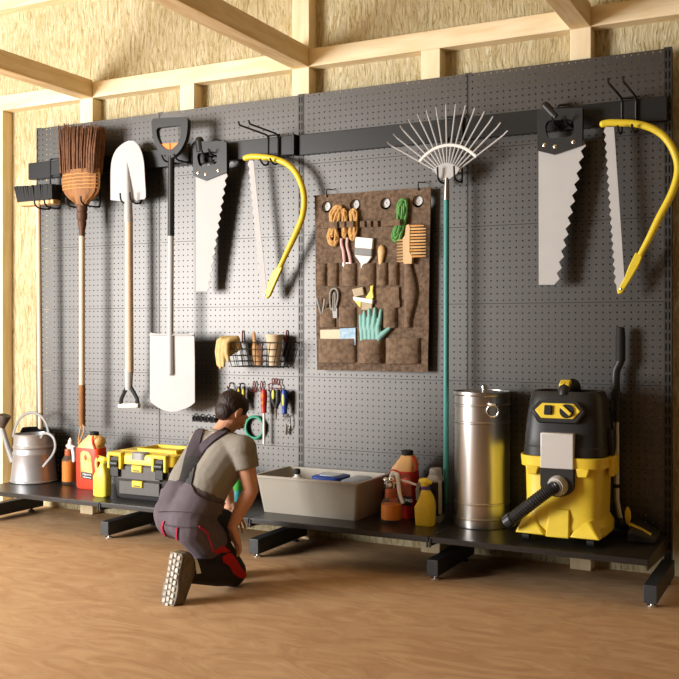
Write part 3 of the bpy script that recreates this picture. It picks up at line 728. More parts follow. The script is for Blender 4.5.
# cards
m = MB(); m.prism(xz([(320.3, 329.8), (341, 329.4), (341, 345), (320.5, 345)], YO-.008), YO-.009, YO-.007); single(m, 'paper_card', PAPER, 'cream card in the bottom left pocket, beside a blue one', 'card', smooth=False)
m = MB(); m.prism(xz([(339.8, 328.5), (355.5, 327.8), (355.5, 345), (340, 345)], YO-.012), YO-.013, YO-.011); single(m, 'paper_card', BLUECARD, 'pale blue printed card in the bottom left pocket', 'card', smooth=False)

# ------------------------------------------------------------------ wire basket
t = thing('wire_basket', 'small black wire basket hung on the pegboard above the screwdrivers', 'basket', at(255, 368, -.08))
YB0, YB1 = -.012, -.145
wl = .0026
xl, xr = xat(226, YB1), xat(285.5, YB1)
zt, zb = zat(255, 342.5, YB1), zat(255, 367, YB1)
xlb, xrb = xl+.03, xr-.045
def brect(f):
    a, b = xl+(xlb-xl)*f, xr+(xrb-xr)*f; z = zt+(zb-zt)*f; y1 = YB1+.012*f
    return [(a, YB0, z), (b, YB0, z), (b, y1, z), (a, y1, z)]
for f, nm, rr in ((0, 'rim', .0036), (.28, 'wire', wl), (.55, 'wire', wl), (.78, 'wire', wl), (1, 'bottom_wire', wl)):
    m = MB(); m.tube(brect(f), rr, 6, closed=True); m.build(nm, BLACK, t)
for k in range(9):
    g = k/8
    p = [V(q) for q in brect(0)]; q_ = [V(q) for q in brect(1)]
    m = MB(); m.tube([p[3].lerp(p[2], g), q_[3].lerp(q_[2], g), q_[0].lerp(q_[1], g), p[0].lerp(p[1], g)], wl*.9, 6); m.build('upright_wire', BLACK, t)
for k in (1, 2):
    g = k/3; p = [V(q) for q in brect(0)]; q_ = [V(q) for q in brect(1)]
    m = MB(); m.tube([p[0].lerp(p[3], g), q_[0].lerp(q_[3], g), q_[1].lerp(q_[2], g), p[1].lerp(p[2], g)], wl*.9, 6); m.build('side_wire', BLACK, t)
for px in (242.5, 286.5):
    m = MB(); q = at(px, 340, -.01); m.tube([(q.x, -.004, q.z+.055), (q.x, -.010, q.z+.05), (q.x, -.012, q.z-.02)], .004, 6); m.build('hanger', REDWIRE, t)
# leather glove
m = MB(); YG = -.155
for pts, rs in (([(219, 341), (217.3, 352), (218.3, 365)], [.016, .015, .010]), ([(222, 340), (220, 354), (220.6, 368)], [.017, .016, .010]), ([(225, 341), (223.5, 354), (223.8, 366)], [.017, .015, .009]), ([(227, 342), (226.8, 352), (228.5, 361)], [.016, .014, .010])):
    P = atp(pts, YG-.01); m.caps(P, rs)
for f in range(5): m.cap(at(220+f*2.2, 340.5, YG-.005), .016, at(223+f*3.4, 338.2, YG+.03), .017)
for f in range(4): m.cap(at(224.5+f*4.2, 339, -.11), .017, at(229.5+f*3.2, 354-f*2, -.10), .016)
g = remesh(m.build('work_glove', LEATHERG), .0045, 5); tag(g, 'pale leather work glove draped over the left rim of the wire basket', 'glove')
# brush
t = thing('hand_brush', 'wooden hand brush standing handle up in the wire basket', 'brush', at(257, 366, -.09))
m = MB(); P = atp([(253.8, 331.5), (253.8, 333), (254, 338), (254.5, 343), (255.5, 347), (256.5, 355), (258, 365)], -.09); m.tube(P, [.006, .011, .0115, .012, .024, .027, .022], 12, flat=.55); m.build('handle', WOOD, t)
m = MB()
for i in range(26):
    f = i/25; p = at(258+f*2, 346+f*18, -.095); e = at(262.3+f*.5+random.uniform(-.5, .5), 346.5+f*17, -.10); m.tube([p, e], [.006, .004], 5)
m.build('bristles', BRISTLE, t)
# pot
c = at(275, 366, -.085); w = mpp(275, -.085)
m = MB(); prof = [(5.3*w, zat(275, 365.5, -.085)), (8.4*w, zat(275, 336.5, -.085)), (9.2*w, zat(275, 336.5, -.085)), (9.2*w, zat(275, 334.5, -.085)), (7.9*w, zat(275, 334.5, -.085)), (5*w, zat(275, 362, -.085))]
m.lathe(prof, (xat(274, -.085), -.08, 0), 28); single(m, 'plant_pot', POTM, 'pale tapered pot standing at the right end of the wire basket', 'pot')

# ------------------------------------------------------------------ small tools on the pegboard
def peg(px, py, label, m_=BLACK, L=.05, drop=.03):
    q = at(px, py, 0); m = MB(); m.tube(spl([(q.x, .0, q.z), (q.x, -.02, q.z), (q.x, -.026, q.z-drop*.6), (q.x, -.04, q.z-drop), (q.x, -L, q.z-drop+.012)], 4), .0042, 6)
    return single(m, 'peg_hook', m_, label, 'hook', 'small peg hooks below the basket')
peg(232, 383, 'dark red single peg above the grey-handled tool', REDWIRE)
peg(242.5, 383.5, 'black single peg above the yellow and black tool')
for px, lb in ((253, 'thin curled wire peg left of the red screwdriver, below the hand brush'), (260.5, 'thin curled wire peg just above the red screwdriver')):
    m = MB(); m.tube(atp(spl2([(px-3.5, 387), (px-1, 391.5), (px+.5, 390), (px, 384), (px+1.2, 381), (px+2, 385), (px+1, 392), (px+3.5, 389)], 5), -.014), .0028, 6); single(m, 'peg_hook', REDWIRE, lb, 'hook', 'small peg hooks below the basket')
m = MB(); m.tube(atp(spl2([(270.5, 393), (269, 389), (269.5, 384), (272.5, 383), (272, 379.5), (273.5, 378.5), (274.5, 380), (274, 383.5), (276.5, 384), (277, 380), (278.5, 379), (279.5, 381), (279, 384), (281, 386), (281, 393)], 4), -.016), .0032, 6)
m.tube(atp([(269, 388), (281, 388.5)], -.016), .003, 6); single(m, 'wire_holder', REDWIRE, 'dark red double-loop wire holder above the yellow-black cutters', 'tool holder')
def driver(name, label, cat, px, y0, y1, hw, Yd, body, inlay, shaft=None, inl=None, tipm=STEEL):
    t = thing(name, label, cat, at(px, y1, Yd)); w = mpp(px, Yd)
    z0, z1 = zat(px, y1, Yd), zat(px, y0, Yd); c = (xat(px, Yd), Yd, 0); h = z1-z0
    m = MB(); m.lathe([(hw*.62*w, z0), (hw*.9*w, z0+h*.03), (hw*.75*w, z0+h*.12), (hw*.85*w, z0+h*.3), (hw*w, z0+h*.6), (hw*w, z0+h*.85), (hw*.8*w, z0+h*.96), (hw*.4*w, z1)], c, 18); m.build('handle', body, t)
    for k, (a, b) in enumerate(inl or ()):
        m = MB(); m.ell((c[0], Yd-hw*w*.62, (zat(px, a, Yd)+zat(px, b, Yd))/2), (hw*.55*w, hw*.5*w, abs(zat(px, a, Yd)-zat(px, b, Yd))/2), 14, 10); m.build('grip_inlay', inlay, t)
    if shaft:
        m = MB(); m.tube([(c[0], Yd, z0+.01), (c[0], Yd, zat(px, shaft[0], Yd))], shaft[1]*w, 10); m.build('shaft', tipm, t)
    return t
driver('screwdriver', 'red screwdriver with orange inlays hanging blade down beside the green cord', 'screwdriver', 264, 389.5, 413, 3.4, -.045, RED, ORANGE, (444, 1.35), ((392, 399.5), (400.5, 405)), WHITE)
driver('screwdriver', 'blue and yellow screwdriver hanging at the right end of the tool row', 'screwdriver', 284.5, 389.5, 414, 3.3, -.045, BLUE, LEMON, None, ((391, 407),))
driver('screwdriver', 'grey-green handled tool just above the kneeling person, left of a yellow one', 'screwdriver', 230.5, 388.5, 412, 4.0, -.045, mat('grey_green_plastic', '#4c5248', .5), DARKGREY, (424, 1.2), ())
t = thing('cutters', 'black and yellow cutters above the head of the kneeling person', 'cutters', at(241, 410, -.05))
for px in (238.7, 243.3):
    m = MB(); m.tube(atp([(px+.6, 386.5), (px, 394), (px, 402), (px+.5, 410)], -.05), [.010, .0145, .014, .010], 10); h = m.build('handle', PLASTIC, t)
    m = MB(); m.ell(at(px-.1, 393.5, -.062), (.008, .007, .030), 12, 8); m.build('grip_inlay', YELLOWP, h)
t = thing('cutters', 'black cutters with yellow grip inlay between red and blue screwdrivers', 'cutters', at(275.5, 419, -.05))
for px, inl in ((273.5, 1), (278.2, 0)):
    m = MB(); m.tube(atp([(px, 389.5), (px-.3, 394), (px, 401), (276, 408)], -.05), [.011, .0165, .016, .010], 10); h = m.build('handle', PLASTIC, t)
    if inl: m = MB(); m.ell(at(px-.3, 394.5, -.063), (.010, .007, .028), 12, 8); m.build('grip_inlay', LEMON, h)
m = MB(); m.tube(atp([(276, 407), (276.2, 413), (276, 420)], -.05), [.010, .006, .003], 8); m.build('blades', STEEL, t)
m = MB(); m.tube(atp(spl2([(284, 414), (283.5, 417), (289.5, 416), (290, 427), (287, 430), (286.5, 424)], 5), -.02), .0032, 6); m.tube(atp([(286.8, 426), (286.2, 434.5)], -.02), [.006, .008], 8)
single(m, 'wire_hook', STEEL, 'thin silver wire hook hanging below the blue screwdriver', 'hook')
m = MB()
for k in range(4):
    c = at(254.5, 427.5, -.010-.005*k); rr = .062-.005*(k % 2)
    m.tube([c+V((1.05*rr*math.cos(2*PI*i/36), .0015*math.sin(i*.7+k), (rr+.004)*math.sin(2*PI*i/36))) for i in range(36)], .0062, 7, closed=True)
single(m, 'cord_coil', GREENHOSE, 'green cord coil hanging behind the face of the kneeling person', 'cord')
for px, lb in ((194.5, 'leftmost of the four small black rings in a row below the spade blade'), (200.6, 'second from left of the small black rings below the spade'), (206.8, 'third from left of the small black rings below the spade'), (212.8, 'small black ring nearest the head of the kneeling person')):
    c = at(px, 418.5+(px-194)*.07, -.022); m = MB()
    m.tube([c+V((.0125*math.cos(2*PI*i/24), 0, .0135*math.sin(2*PI*i/24))) for i in range(24)], .0055, 8, closed=True)
    m.tube([c+V((0, 0, .020)), c+V((0, .012, .026)), c+V((0, .022, .026))], .003, 6)
    m.cyl(c+V((0, .004, 0)), c+V((0, .010, 0)), .009, n=14)
    single(m, 'black_ring', RUBBER, lb, 'ring', 'black rings below the spade')

# ------------------------------------------------------------------ things on the shelf
# watering can
t = thing('watering_can', 'grey galvanised watering can at the left end of the shelf', 'watering can', (-4.60, -.155, SH))
cx, cy = -4.60, -.155; w = mpp(30, cy)
zc = lambda py: zat(30, py, cy)
m = MB()
R0, R1 = 22.3*w, 19.0*w
m.lathe([(R0*.97, SH), (R0*1.03, SH+.004), (R0*1.03, SH+.012), (R0, SH+.016), (R1*1.05, zc(454)), (R1*1.08, zc(453)), (R1*1.08, zc(451.5)), (R1*1.04, zc(450.5)), (R1*1.03, zc(447.5)), (R1*1.07, zc(446.5)), (R1*1.07, zc(445)), (R1*1.02, zc(444)), (R1, zc(434.5)), (R1*1.02, zc(433.5)), (R1*.98, zc(433)), (R1*.95, zc(436)), (R1*.9, zc(450)), (.01, zc(450))], (cx, cy, 0), 44)
body = m.build('body', GALV, t)
m = MB(); rings = []
for i in range(9):
    f = i/8; rings.append([V((cx+R1*1.0*math.cos(a)*(1-.25*f), cy+R1*math.sin(a)*(1-.3*f)*1.0, zc(433)+.035*math.sin(f*PI/2))) for a in [PI*.0+PI*k/16 for k in range(17)]])
m2 = MB()
for i in range(8):
    for k in range(16):
        m2.face([m2.v(rings[i][k]), m2.v(rings[i][k+1]), m2.v(rings[i+1][k+1]), m2.v(rings[i+1][k])])
bmesh.ops.remove_doubles(m2.bm, verts=m2.bm.verts, dist=1e-5)
hood = m2.build('half_hood', RUBBER, t)
sm = hood.modifiers.new('thick', 'SOLIDIFY'); sm.thickness = .004
m = MB(); P = [at(12.8, 437, cy), at(15, 428, cy), at(20, 418.5, cy), at(27, 413.5, cy), at(34, 412.8, cy), at(41, 416.5, cy), at(46, 424, cy), at(48.5, 433, cy)]
m.tube(spl(P, 5), .0095, 8, flat=.5); m.build('carry_handle', GALVH, t)
m = MB(); P = [at(41, 438, cy-.06), at(43, 434, cy-.06), at(48, 433.5, cy-.05), at(53.5, 438, cy-.05), at(55.3, 447, cy-.05), at(52.5, 455, cy-.055), at(47, 462, cy-.06), at(43, 467, cy-.07)]
m.tube(spl(P, 5), .0095, 8, flat=.6); m.build('side_handle', GALVH, t)
m = MB(); m.tube([at(14, 462, cy), at(8, 448, cy), at(3.5, 432, cy), at(2, 426.5, cy)], [.028, .019, .0155, .014], 12); m.build('spout', GALVH, t)
m = MB(); a, b = at(2.4, 428.5, cy), at(4.2, 415.5, cy); a = at(2.2, 427.5, cy); b = at(5, 416, cy); m.tube([a, a+(b-a)*.3, b, b+(b-a)*.06], [.018, .024, .040, .038], 18); m.build('rose', mat('dark_brown_cap', '#4a3a30', .6), t)
# spray bottles with glass body
def glass_bottle(name, label, px, pyb, pyn, pyt, hw, head, Yc, big):
    base = onz(px, pyb, SH); c = V((xat(px, Yc), Yc, 0)); w = mpp(px, Yc)
    t = thing(name, label, 'spray bottle', (c.x, Yc, SH))
    z = lambda py: zat(px, py, Yc)
    zs, zn = z(pyn), z(pyn-8*big)
    m = MB(); R = hw*w
    m.lathe([(R*.93, SH), (R, SH+.006), (R, z(pyn+5*big)), (R*.95, z(pyn+2*big)), (R*.6, z(pyn-1.5*big)), (R*.52, z(pyn-2*big)), (R*.52, zn), (R*.48, zn), (R*.48, z(pyn-2*big)), (R*.9, z(pyn+2*big)), (R*.94, z(pyn+5*big)), (R*.94, SH+.014), (.004, SH+.014)], (c.x, Yc, 0), 28); gl = m.build('glass_body', GLASS, t)
    m = MB(); m.lathe([(R*.86, SH+.0155), (R*.925, SH+.019), (R*.925, z(pyn+4*big)), (.004, z(pyn+4*big))], (c.x, Yc, 0), 28); m.build('liquid', AMBER, t)
    m = MB(); m.lathe([(R*.56, z(pyn-1.5*big)), (R*.6, z(pyn-2*big)), (R*.6, z(pyn-5*big)), (R*.54, z(pyn-5.5*big)), (R*.6, z(pyn-6*big)), (R*.58, zn+.001), (R*.3, zn+.004)], (c.x, Yc, 0), 20); m.build('collar', mat('copper_collar', '#b5613a', .4), t)
    return t, z, w, R, zn
t, z, w, R, zn = glass_bottle('spray_bottle', 'amber spray bottle with white trigger between watering can and red jug', 69, 481.5, 457, 438, 7.2, None, -.13, 1.0)
Yc = -.13
m = MB(); m.caps(atp([(70, 450), (70.3, 445), (70, 441)], Yc), [.016, .018, .012]); m.caps(atp([(67.5, 446), (74.5, 447.5)], Yc), [.013, .011]); m.caps(atp([(70.5, 441), (70.3, 438.8)], Yc), [.014, .008]); remesh(m.build('trigger_head', WHITE, t), .004, 3)
m = MB(); m.tube(atp(spl2([(72, 447), (73.2, 454), (73.6, 462)], 4), Yc-.02), [.011]*8+[.007], 8, flat=.6); m.build('trigger', WHITE, t)
# jugs
def jug(label, px, pyb, scale, flip, text, zt_py, Yc, cols, x0, x1):
    """flat oil jug: slanted shoulder, cap, side grip bulge"""
    t = thing('oil_jug', label, 'jug', (xat(px, Yc), Yc, SH))
    def outline(pts, d0, d1, e=1): return xz(pts, Yc)
    return t
def flat_body(t, name, rows, Yc, m_, e=.45, n=36, bev=None):
    """rows: (py, pxl, pxr, half depth)"""
    m = MB(); rings = []
    for py, a, b, d in rows:
        xa, xb = xat(a, Yc), xat(b, Yc); zz = max(SH, zat((a+b)/2, py, Yc)); rings.append(srect((xa+xb)/2, Yc, zz, (xb-xa)/2, d, e, n))
    m.loft(rings); return m.build(name, m_, t)
# left red jug
Yc = -.20; t = thing('oil_jug', 'red and tan plastic jug with orange label standing left of the toolbox', 'jug', (xat(91.5, Yc), Yc, SH))
flat_body(t, 'body', [(489.5, 81, 101, .045), (486, 80, 102, .05), (449, 79.5, 103, .05), (447.3, 80, 103, .049)], Yc, ORANGERED)
flat_body(t, 'shoulder', [(448.5, 80, 102.5, .0485), (446, 81, 102, .047), (440, 86, 100, .04), (437, 89, 99, .032), (435, 90, 98.5, .026)], Yc, PEACH)
m = MB(); m.ell(at(99.3, 441.3, Yc), (.036, .042, .036), 18, 12); m.build('grip_bulge', PEACH, t)
m = MB(); m.tube(atp(spl2([(93.2, 436), (92.6, 440), (93.2, 445), (95, 449)], 5), Yc-.047), .006, 6); m.build('red_seam', ORANGERED, t)
m = MB(); w = mpp(94.5, Yc); m.lathe([(4.2*w, zat(94.5, 435.5, Yc)), (4.5*w, zat(94.5, 434.5, Yc)), (4.4*w, zat(94.5, 432, Yc)), (3.6*w, zat(94.5, 431.5, Yc))], (xat(94.5, Yc), Yc, 0), 20); m.build('cap', RUBBER, t)
yl = Yc-.0505
m = MB(); m.prism(xz([(80.5, 453), (83, 450.5), (88.5, 452), (91, 456), (92.5, 470), (92.5, 479.5), (81, 477.5)], yl), yl-.0012, yl+.0008); lb = m.build('label', LABELORG, t, smooth=False)
m = MB(); m.prism(xz([(81.3, 471.5), (92.3, 473.3), (92.3, 480), (81.3, 477.6)], yl), yl-.0022, yl-.0005); m.build('label_band', LABELBLK, lb, smooth=False)
c = at(86.8, 474.4, yl-.0026); M = Matrix.Translation(c) @ Matrix.Rotation(PI/2, 4, 'X'); text_part('Neono', 'lettering', TEXTW, lb, M, .024)
c = at(87.5, 478.2, yl-.0026); M = Matrix.Translation(c) @ Matrix.Rotation(PI/2, 4, 'X')
m = MB(); m.prism(xz([(83.0, 476.3), (91.5, 477.8), (91.5, 478.4), (83.0, 476.9)], yl), yl-.003, yl-.002); m.build('label_line', TEXTW, lb, smooth=False)
m = MB(); m.ell(at(85.5, 457.5, yl-.001), (.011, .002, .017), 14, 8); m.build('label_drop', ORANGERED, lb)
# yellow bottle by toolbox
def trigger_bottle(label, px, Yc, rows, m_, neck, flip=1):
    t = thing('spray_bottle', label, 'spray bottle', (xat(px, Yc), Yc, SH)); flat_body(t, 'body', rows, Yc, m_, .55); return t
Yc = -.40
t = trigger_bottle('lemon yellow spray bottle with tan trigger standing against the left side of the toolbox', 102, Yc, [(497.5, 96.5, 108, .028), (495, 95.5, 109, .034), (476, 95.5, 109.3, .036), (470, 98.5, 107.8, .032), (466, 101, 106, .024), (463, 101.8, 105, .018)], LEMON, 0)
m = MB(); m.cap(at(99, 458.3, Yc), .018, at(104, 460, Yc), .020); m.cap(at(104, 460, Yc), .018, at(103.5, 464, Yc), .017); remesh(m.build('trigger_head', LEMON, t), .004, 3)
m = MB(); m.tube(atp(spl2([(97.5, 458), (96, 463), (97, 472)], 4), Yc-.0), [.012]*4+[.011]*4+[.008], 8, flat=.6); m.build('trigger', PEACH, t)
m = MB(); m.ell(at(98, 457.5, Yc-.012), .010, 12, 8); m.build('nozzle', RED, t)
# toolbox
xa, xb = xat(108, -.40), xat(175, -.40)
t = thing('toolbox', 'black toolbox with yellow lid and latched drawers beside the kneeling person', 'toolbox', ((xa+xb)/2, -.26, SH))
cx = (xa+xb)/2; hw = (xb-xa)/2
zz = lambda py, Y=-.40: zat(135, py, Y)
ZB0, ZB1, ZL = SH, zz(464), zz(449)
m = MB(); m.loft([srect(cx, -.25, ZB0, hw-.06, .135, .18), srect(cx, -.25, ZB0+.012, hw-.05, .145, .18), srect(cx, -.25, ZB0+(ZB1-ZB0)*.62, hw-.025, .155, .18), srect(cx, -.25, ZB0+(ZB1-ZB0)*.64, hw-.005, .163, .18), srect(cx, -.25, ZB1, hw, .166, .18)]); bd = m.build('body', DARKGREY, t)
m = MB(); m.loft([srect(cx, -.25, ZB1, hw+.012, .176, .2), srect(cx, -.25, ZB1+.045, hw+.012, .176, .2), srect(cx, -.25, ZB1+.06, hw+.004, .168, .2), srect(cx, -.25, ZB1+.062, hw-.05, .12, .2)]); ld = m.build('lid', YELLOWP, t, bev=.003)
for s_ in (-1, 1):
    xx = cx+s_*hw*.66
    m = MB(); m.bx(xx-.052, xx-.032, -.445, -.415, ZB1-.03, ZB1+.062); m.bx(xx+.032, xx+.052, -.445, -.415, ZB1-.03, ZB1+.062); m.bx(xx-.052, xx+.052, -.445, -.40, ZB1+.045, ZB1+.066); m.build('latch_guard', YELLOWP, ld, bev=.006)
    m = MB(); m.bx(xx-.028, xx+.028, -.44, -.41, ZB1-.075, ZB1+.04); m.cyl((xx-.03, -.435, ZB1+.0), (xx+.03, -.435, ZB1+.0), .02, n=14); lt = m.build('latch', PLASTIC, t, bev=.004)
m = MB(); m.loft([srect(cx, -.40, ZB1+.03, .055, .036, .6), srect(cx, -.40, ZB1+.068, .052, .034, .6), srect(cx, -.40, ZB1+.072, .04, .024, .6)]); m.build('lid_window', mat('smoky_plastic', '#8b8a84', .3), ld)
m = MB(); m.bx(cx-hw*.35, cx+hw*.75, -.33, -.30, ZB1+.06, ZB1+.082); m.bx(cx-hw*.3, cx+hw*.9, -.16, -.13, ZB1+.06, ZB1+.086); m.bx(cx-hw*.35, cx-hw*.28, -.33, -.13, ZB1+.06, ZB1+.084); m.bx(cx+hw*.75, cx+hw*.82, -.33, -.13, ZB1+.06, ZB1+.084); m.build('carry_handle', YELLOWP, t, bev=.005)
m = MB(); m.bx(cx-hw*.85, cx+hw*.85, -.33, -.15, ZB1+.055, ZB1+.068); m.build('lid_tray', mat('dull_yellow_plastic', '#c2a826', .45), ld, bev=.004)
for k in range(2):
    z0 = ZB0+.03+k*.088; wd_ = hw*(.60+.03*k)
    m = MB(); m.bx(cx-wd_, cx+wd_, -.418-.004*k, -.37, z0, z0+.078); dr = m.build('drawer', CHARCOAL, t, bev=.004)
    m = MB(); m.bx(cx-wd_*.55, cx+wd_*.02-.01, -.4215-.004*k, -.41, z0+.002, z0+.076); m.build('drawer_recess', PLASTIC, dr, bev=.002) if False else m.bm.free()
    m = MB(); m.bx(cx-.045, cx+.03, -.428-.004*k, -.41, z0+.045, z0+.084); lt = m.build('drawer_latch', YELLOWP, dr, bev=.005)
    m = MB(); m.bx(cx-.03, cx+.015, -.4295-.004*k, -.42, z0+.052, z0+.058); m.build('latch_slot', PLASTIC, lt)
# seed bags behind the person
m = MB(); c = onz(231, 510, SH); c = V((xat(233, -.15), -.15, SH))
t = thing('bag_pack', 'bright green and teal bag on the shelf between the person and the grey tub', 'bag', c)
def bag(z0, z1, name, m_, d=.05, w_=.07):
    q = MB(); q.loft([srect(c.x, c.y, z0, w_, d, .4), srect(c.x, c.y, z0+(z1-z0)*.5, w_*1.03, d*1.1, .4), srect(c.x, c.y, z1, w_, d*.9, .4)]); return q.build(name, m_, t)
ZM = zat(233, 489, -.15)
bag(SH, ZM, 'lower_bag', TEALBAG); bag(ZM, zat(233, 472, -.15), 'upper_bag', GREENBAG, .048)
# tub
t = thing('storage_tub', 'open translucent grey plastic storage tub in the middle of the shelf', 'storage tub', (-2.45, -.22, SH))
def rect(z, x0, x1, y0, y1, r_=.02, n=5):
    out = []
    for cx_, cy_, a0 in ((x1-r_, y1-r_, 0), (x0+r_, y1-r_, 90), (x0+r_, y0+r_, 180), (x1-r_, y0+r_, 270)):
        for k in range(n+1):
            a = math.radians(a0+90*k/n); out.append(V((cx_+r_*math.cos(a), cy_+r_*math.sin(a), z)))
    return out
TZ = .422
m = MB()
m.loft([rect(SH, -2.725, -2.165, -.375, -.075), rect(TZ-.012, -2.75, -2.14, -.408, -.045), rect(TZ-.012, -2.765, -2.125, -.42, -.032), rect(TZ, -2.765, -2.125, -.42, -.032), rect(TZ, -2.748, -2.142, -.404, -.05), rect(SH+.006, -2.718, -2.172, -.368, -.082)])
m.build('tub', TUBM, t)
m = MB(); m.prism(xz([(321, 486), (351, 489), (351, 509), (321, 506)], -.4), -.4005, -.3995); m.bm.free()
# tub contents
q = MB(); q.loft([rect(SH+.012, -2.44, -2.29, -.34, -.2, .03), rect(.408, -2.44, -2.29, -.34, -.2, .03)]); tt = thing('food_box', 'white box with blue lid in the tub, left of the similar one', 'box', (-2.365, -.27, SH+.007)); q.build('box', WHITE, tt)
q = MB(); q.loft([rect(.408, -2.452, -2.278, -.352, -.188, .034), rect(.426, -2.452, -2.278, -.352, -.188, .034), rect(.43, -2.44, -2.29, -.34, -.2, .03)]); q.build('lid', BLUE, tt)
q = MB(); q.loft([rect(.430, -2.42, -2.31, -.32, -.22, .03), rect(.433, -2.42, -2.31, -.32, -.22, .03)]); q.build('lid_panel', mat('pale_blue_label', '#c9d2dc', .5), tt)
q = MB(); q.loft([rect(SH+.012, -2.265, -2.18, -.34, -.16, .03), rect(.400, -2.275, -2.17, -.35, -.16, .03)]); tt = thing('food_box', 'white box with pale blue top at the right end of the tub', 'box', (-2.22, -.25, SH+.007)); q.build('box', WHITE, tt)
q = MB(); q.loft([rect(.400, -2.272, -2.165, -.36, -.15, .034), rect(.416, -2.272, -2.165, -.36, -.15, .034), rect(.420, -2.262, -2.175, -.35, -.16, .03)]); q.build('lid', mat('pale_blue_plastic', '#a9b9d6', .4), tt)
tt = thing('bottle', 'slim bottle with small black knob cap inside the tub', 'bottle', (-2.60, -.22, SH+.007))
q = MB(); q.lathe([(.04, SH+.0065), (.04, .385), (.015, .40), (.015, .41)], (-2.60, -.22, 0), 20); q.build('bottle_body', WHITE, tt)
q = MB(); q.lathe([(.012, .41), (.018, .416), (.018, .432), (.012, .44)], (-2.60, -.22, 0), 16); q.build('cap', RUBBER, tt)
# amber bottle, right
Yc = -.33
t, z, w, R, zn = glass_bottle('spray_bottle', 'amber spray bottle with silver pump and white lever, right of the tub', 391.3, 524, 499, 476, 10.8, None, -.315, 1.25)
Yc = -.315
m = MB(); m.lathe([(R*.45, zn), (R*.55, zn+.008), (R*.6, zn+.03), (R*.4, zn+.036)], (xat(390.5, Yc), Yc, 0), 18); m.ell(at(386.5, 480, Yc-.01), (.018, .018, .014), 14, 8); m.ell(at(391, 479.5, Yc-.03), (.016, .014, .018), 14, 8); m.build('pump', CHROME, t)
m = MB(); m.caps(atp([(391, 484), (392, 477), (393, 472.5)], Yc), [.013, .015, .013]); m.caps(atp([(393, 472.5), (398, 474.5), (399, 479)], Yc), [.013, .013, .012]); remesh(m.build('spray_head', WHITE, t), .004, 3)
m = MB(); m.tube(atp(spl2([(390, 473), (392, 470.5), (396, 471), (399.5, 474), (400, 480)], 4), Yc), .0065, 8); m.build('red_lever_edge', RED, t)
m = MB(); m.tube(atp(spl2([(397.2, 475), (398.5, 485), (400, 495), (403, 503.5)], 5), Yc-.015), [.011]*10+[.010]*5+[.007], 8, flat=.6); m.build('trigger', WHITE, t)
m = MB(); m.tube(atp([(399, 479.5), (408, 482), (416.5, 485)], Yc), [.0075, .007, .006], 8); m.build('spray_tube', mat('pale_pink_tube', '#e3cfca', .4), t)
# right red jug
Yc = -.15; t = thing('oil_jug', 'red jug with tan top and dark label behind the amber bottle', 'jug', (xat(404.5, Yc), Yc, SH))
flat_body(t, 'body', [(517, 393, 416, .055), (513, 392, 417, .06), (472, 391.8, 416.5, .06), (470, 392.5, 416, .058)], Yc, RED)
flat_body(t, 'shoulder', [(471, 392.5, 416, .058), (468, 394, 416.3, .056), (461, 399, 416.5, .048), (457, 402, 415, .036), (455, 402.5, 413, .03)], Yc, PEACH)
m = MB(); m.tube(atp(spl2([(412.5, 456), (415, 460), (416, 466), (415.2, 471)], 5), Yc-.045), .006, 6); m.build('red_seam', RED, t)
w = mpp(407.5, Yc); m = MB(); m.lathe([(5.8*w, zat(407.5, 456, Yc)), (6*w, zat(407.5, 454.5, Yc)), (5.8*w, zat(407.5, 451, Yc)), (5*w, zat(407.5, 450, Yc))], (xat(407.5, Yc), Yc, 0), 20); m.build('cap', RUBBER, t)
yl = Yc-.0605
m = MB(); m.prism(xz([(399, 479), (401.5, 474.5), (406, 473.5), (409.5, 476), (411.5, 482), (412, 497), (399, 496.5)], yl), yl-.0012, yl+.0008); lb = m.build('label', mat('label_dark_brown', '#8a3f1e', .5), t, smooth=False)
m = MB(); m.prism(xz([(398, 496), (412.5, 496.5), (412, 506), (398, 505)], yl), yl-.0022, yl-.0006); m.build('label_band', LABELBLK, lb, smooth=False)
c = at(407.8, 500.5, yl-.0026); M = Matrix.Translation(c) @ Matrix.Rotation(PI/2, 4, 'X'); text_part('ONO', 'lettering', TEXTW, lb, M, .022)
m = MB(); m.ell(at(405.5, 481.5, yl-.001), (.016, .002, .022), 14, 8); m.build('label_drop', ORANGERED, lb)
# yellow trigger bottle right
Yc = -.30
t = trigger_bottle('bright yellow spray bottle with grey trigger at the front edge of the shelf', 425, Yc, [(528.5, 418, 432.5, .034), (525, 416.8, 434, .040), (507, 416, 434.5, .044), (501, 419, 434, .04), (496, 421, 432.5, .034), (491.5, 422, 430, .026), (489.5, 422.5, 429, .022)], YELLOWP, 0)
m = MB(); m.tube(atp([(425.5, 490), (425.5, 486)], Yc), [.022, .021], 16); m.build('collar', PURPLE, t)
m = MB(); m.caps(atp([(421, 481), (426, 481.5), (429.5, 482.5)], Yc), [.014, .019, .013]); m.cap(at(424, 482, Yc), .018, at(424.5, 486, Yc), .019); remesh(m.build('trigger_head', YELLOWP, t), .004, 3)
m = MB(); m.tube(atp(spl2([(420.5, 481.5), (418, 488), (418.5, 495), (417.5, 500)], 4), Yc-.005), [.010]*5+[.014]*5+[.010]*2+[.007], 8, flat=.7); m.build('trigger', GREYBAND, t)
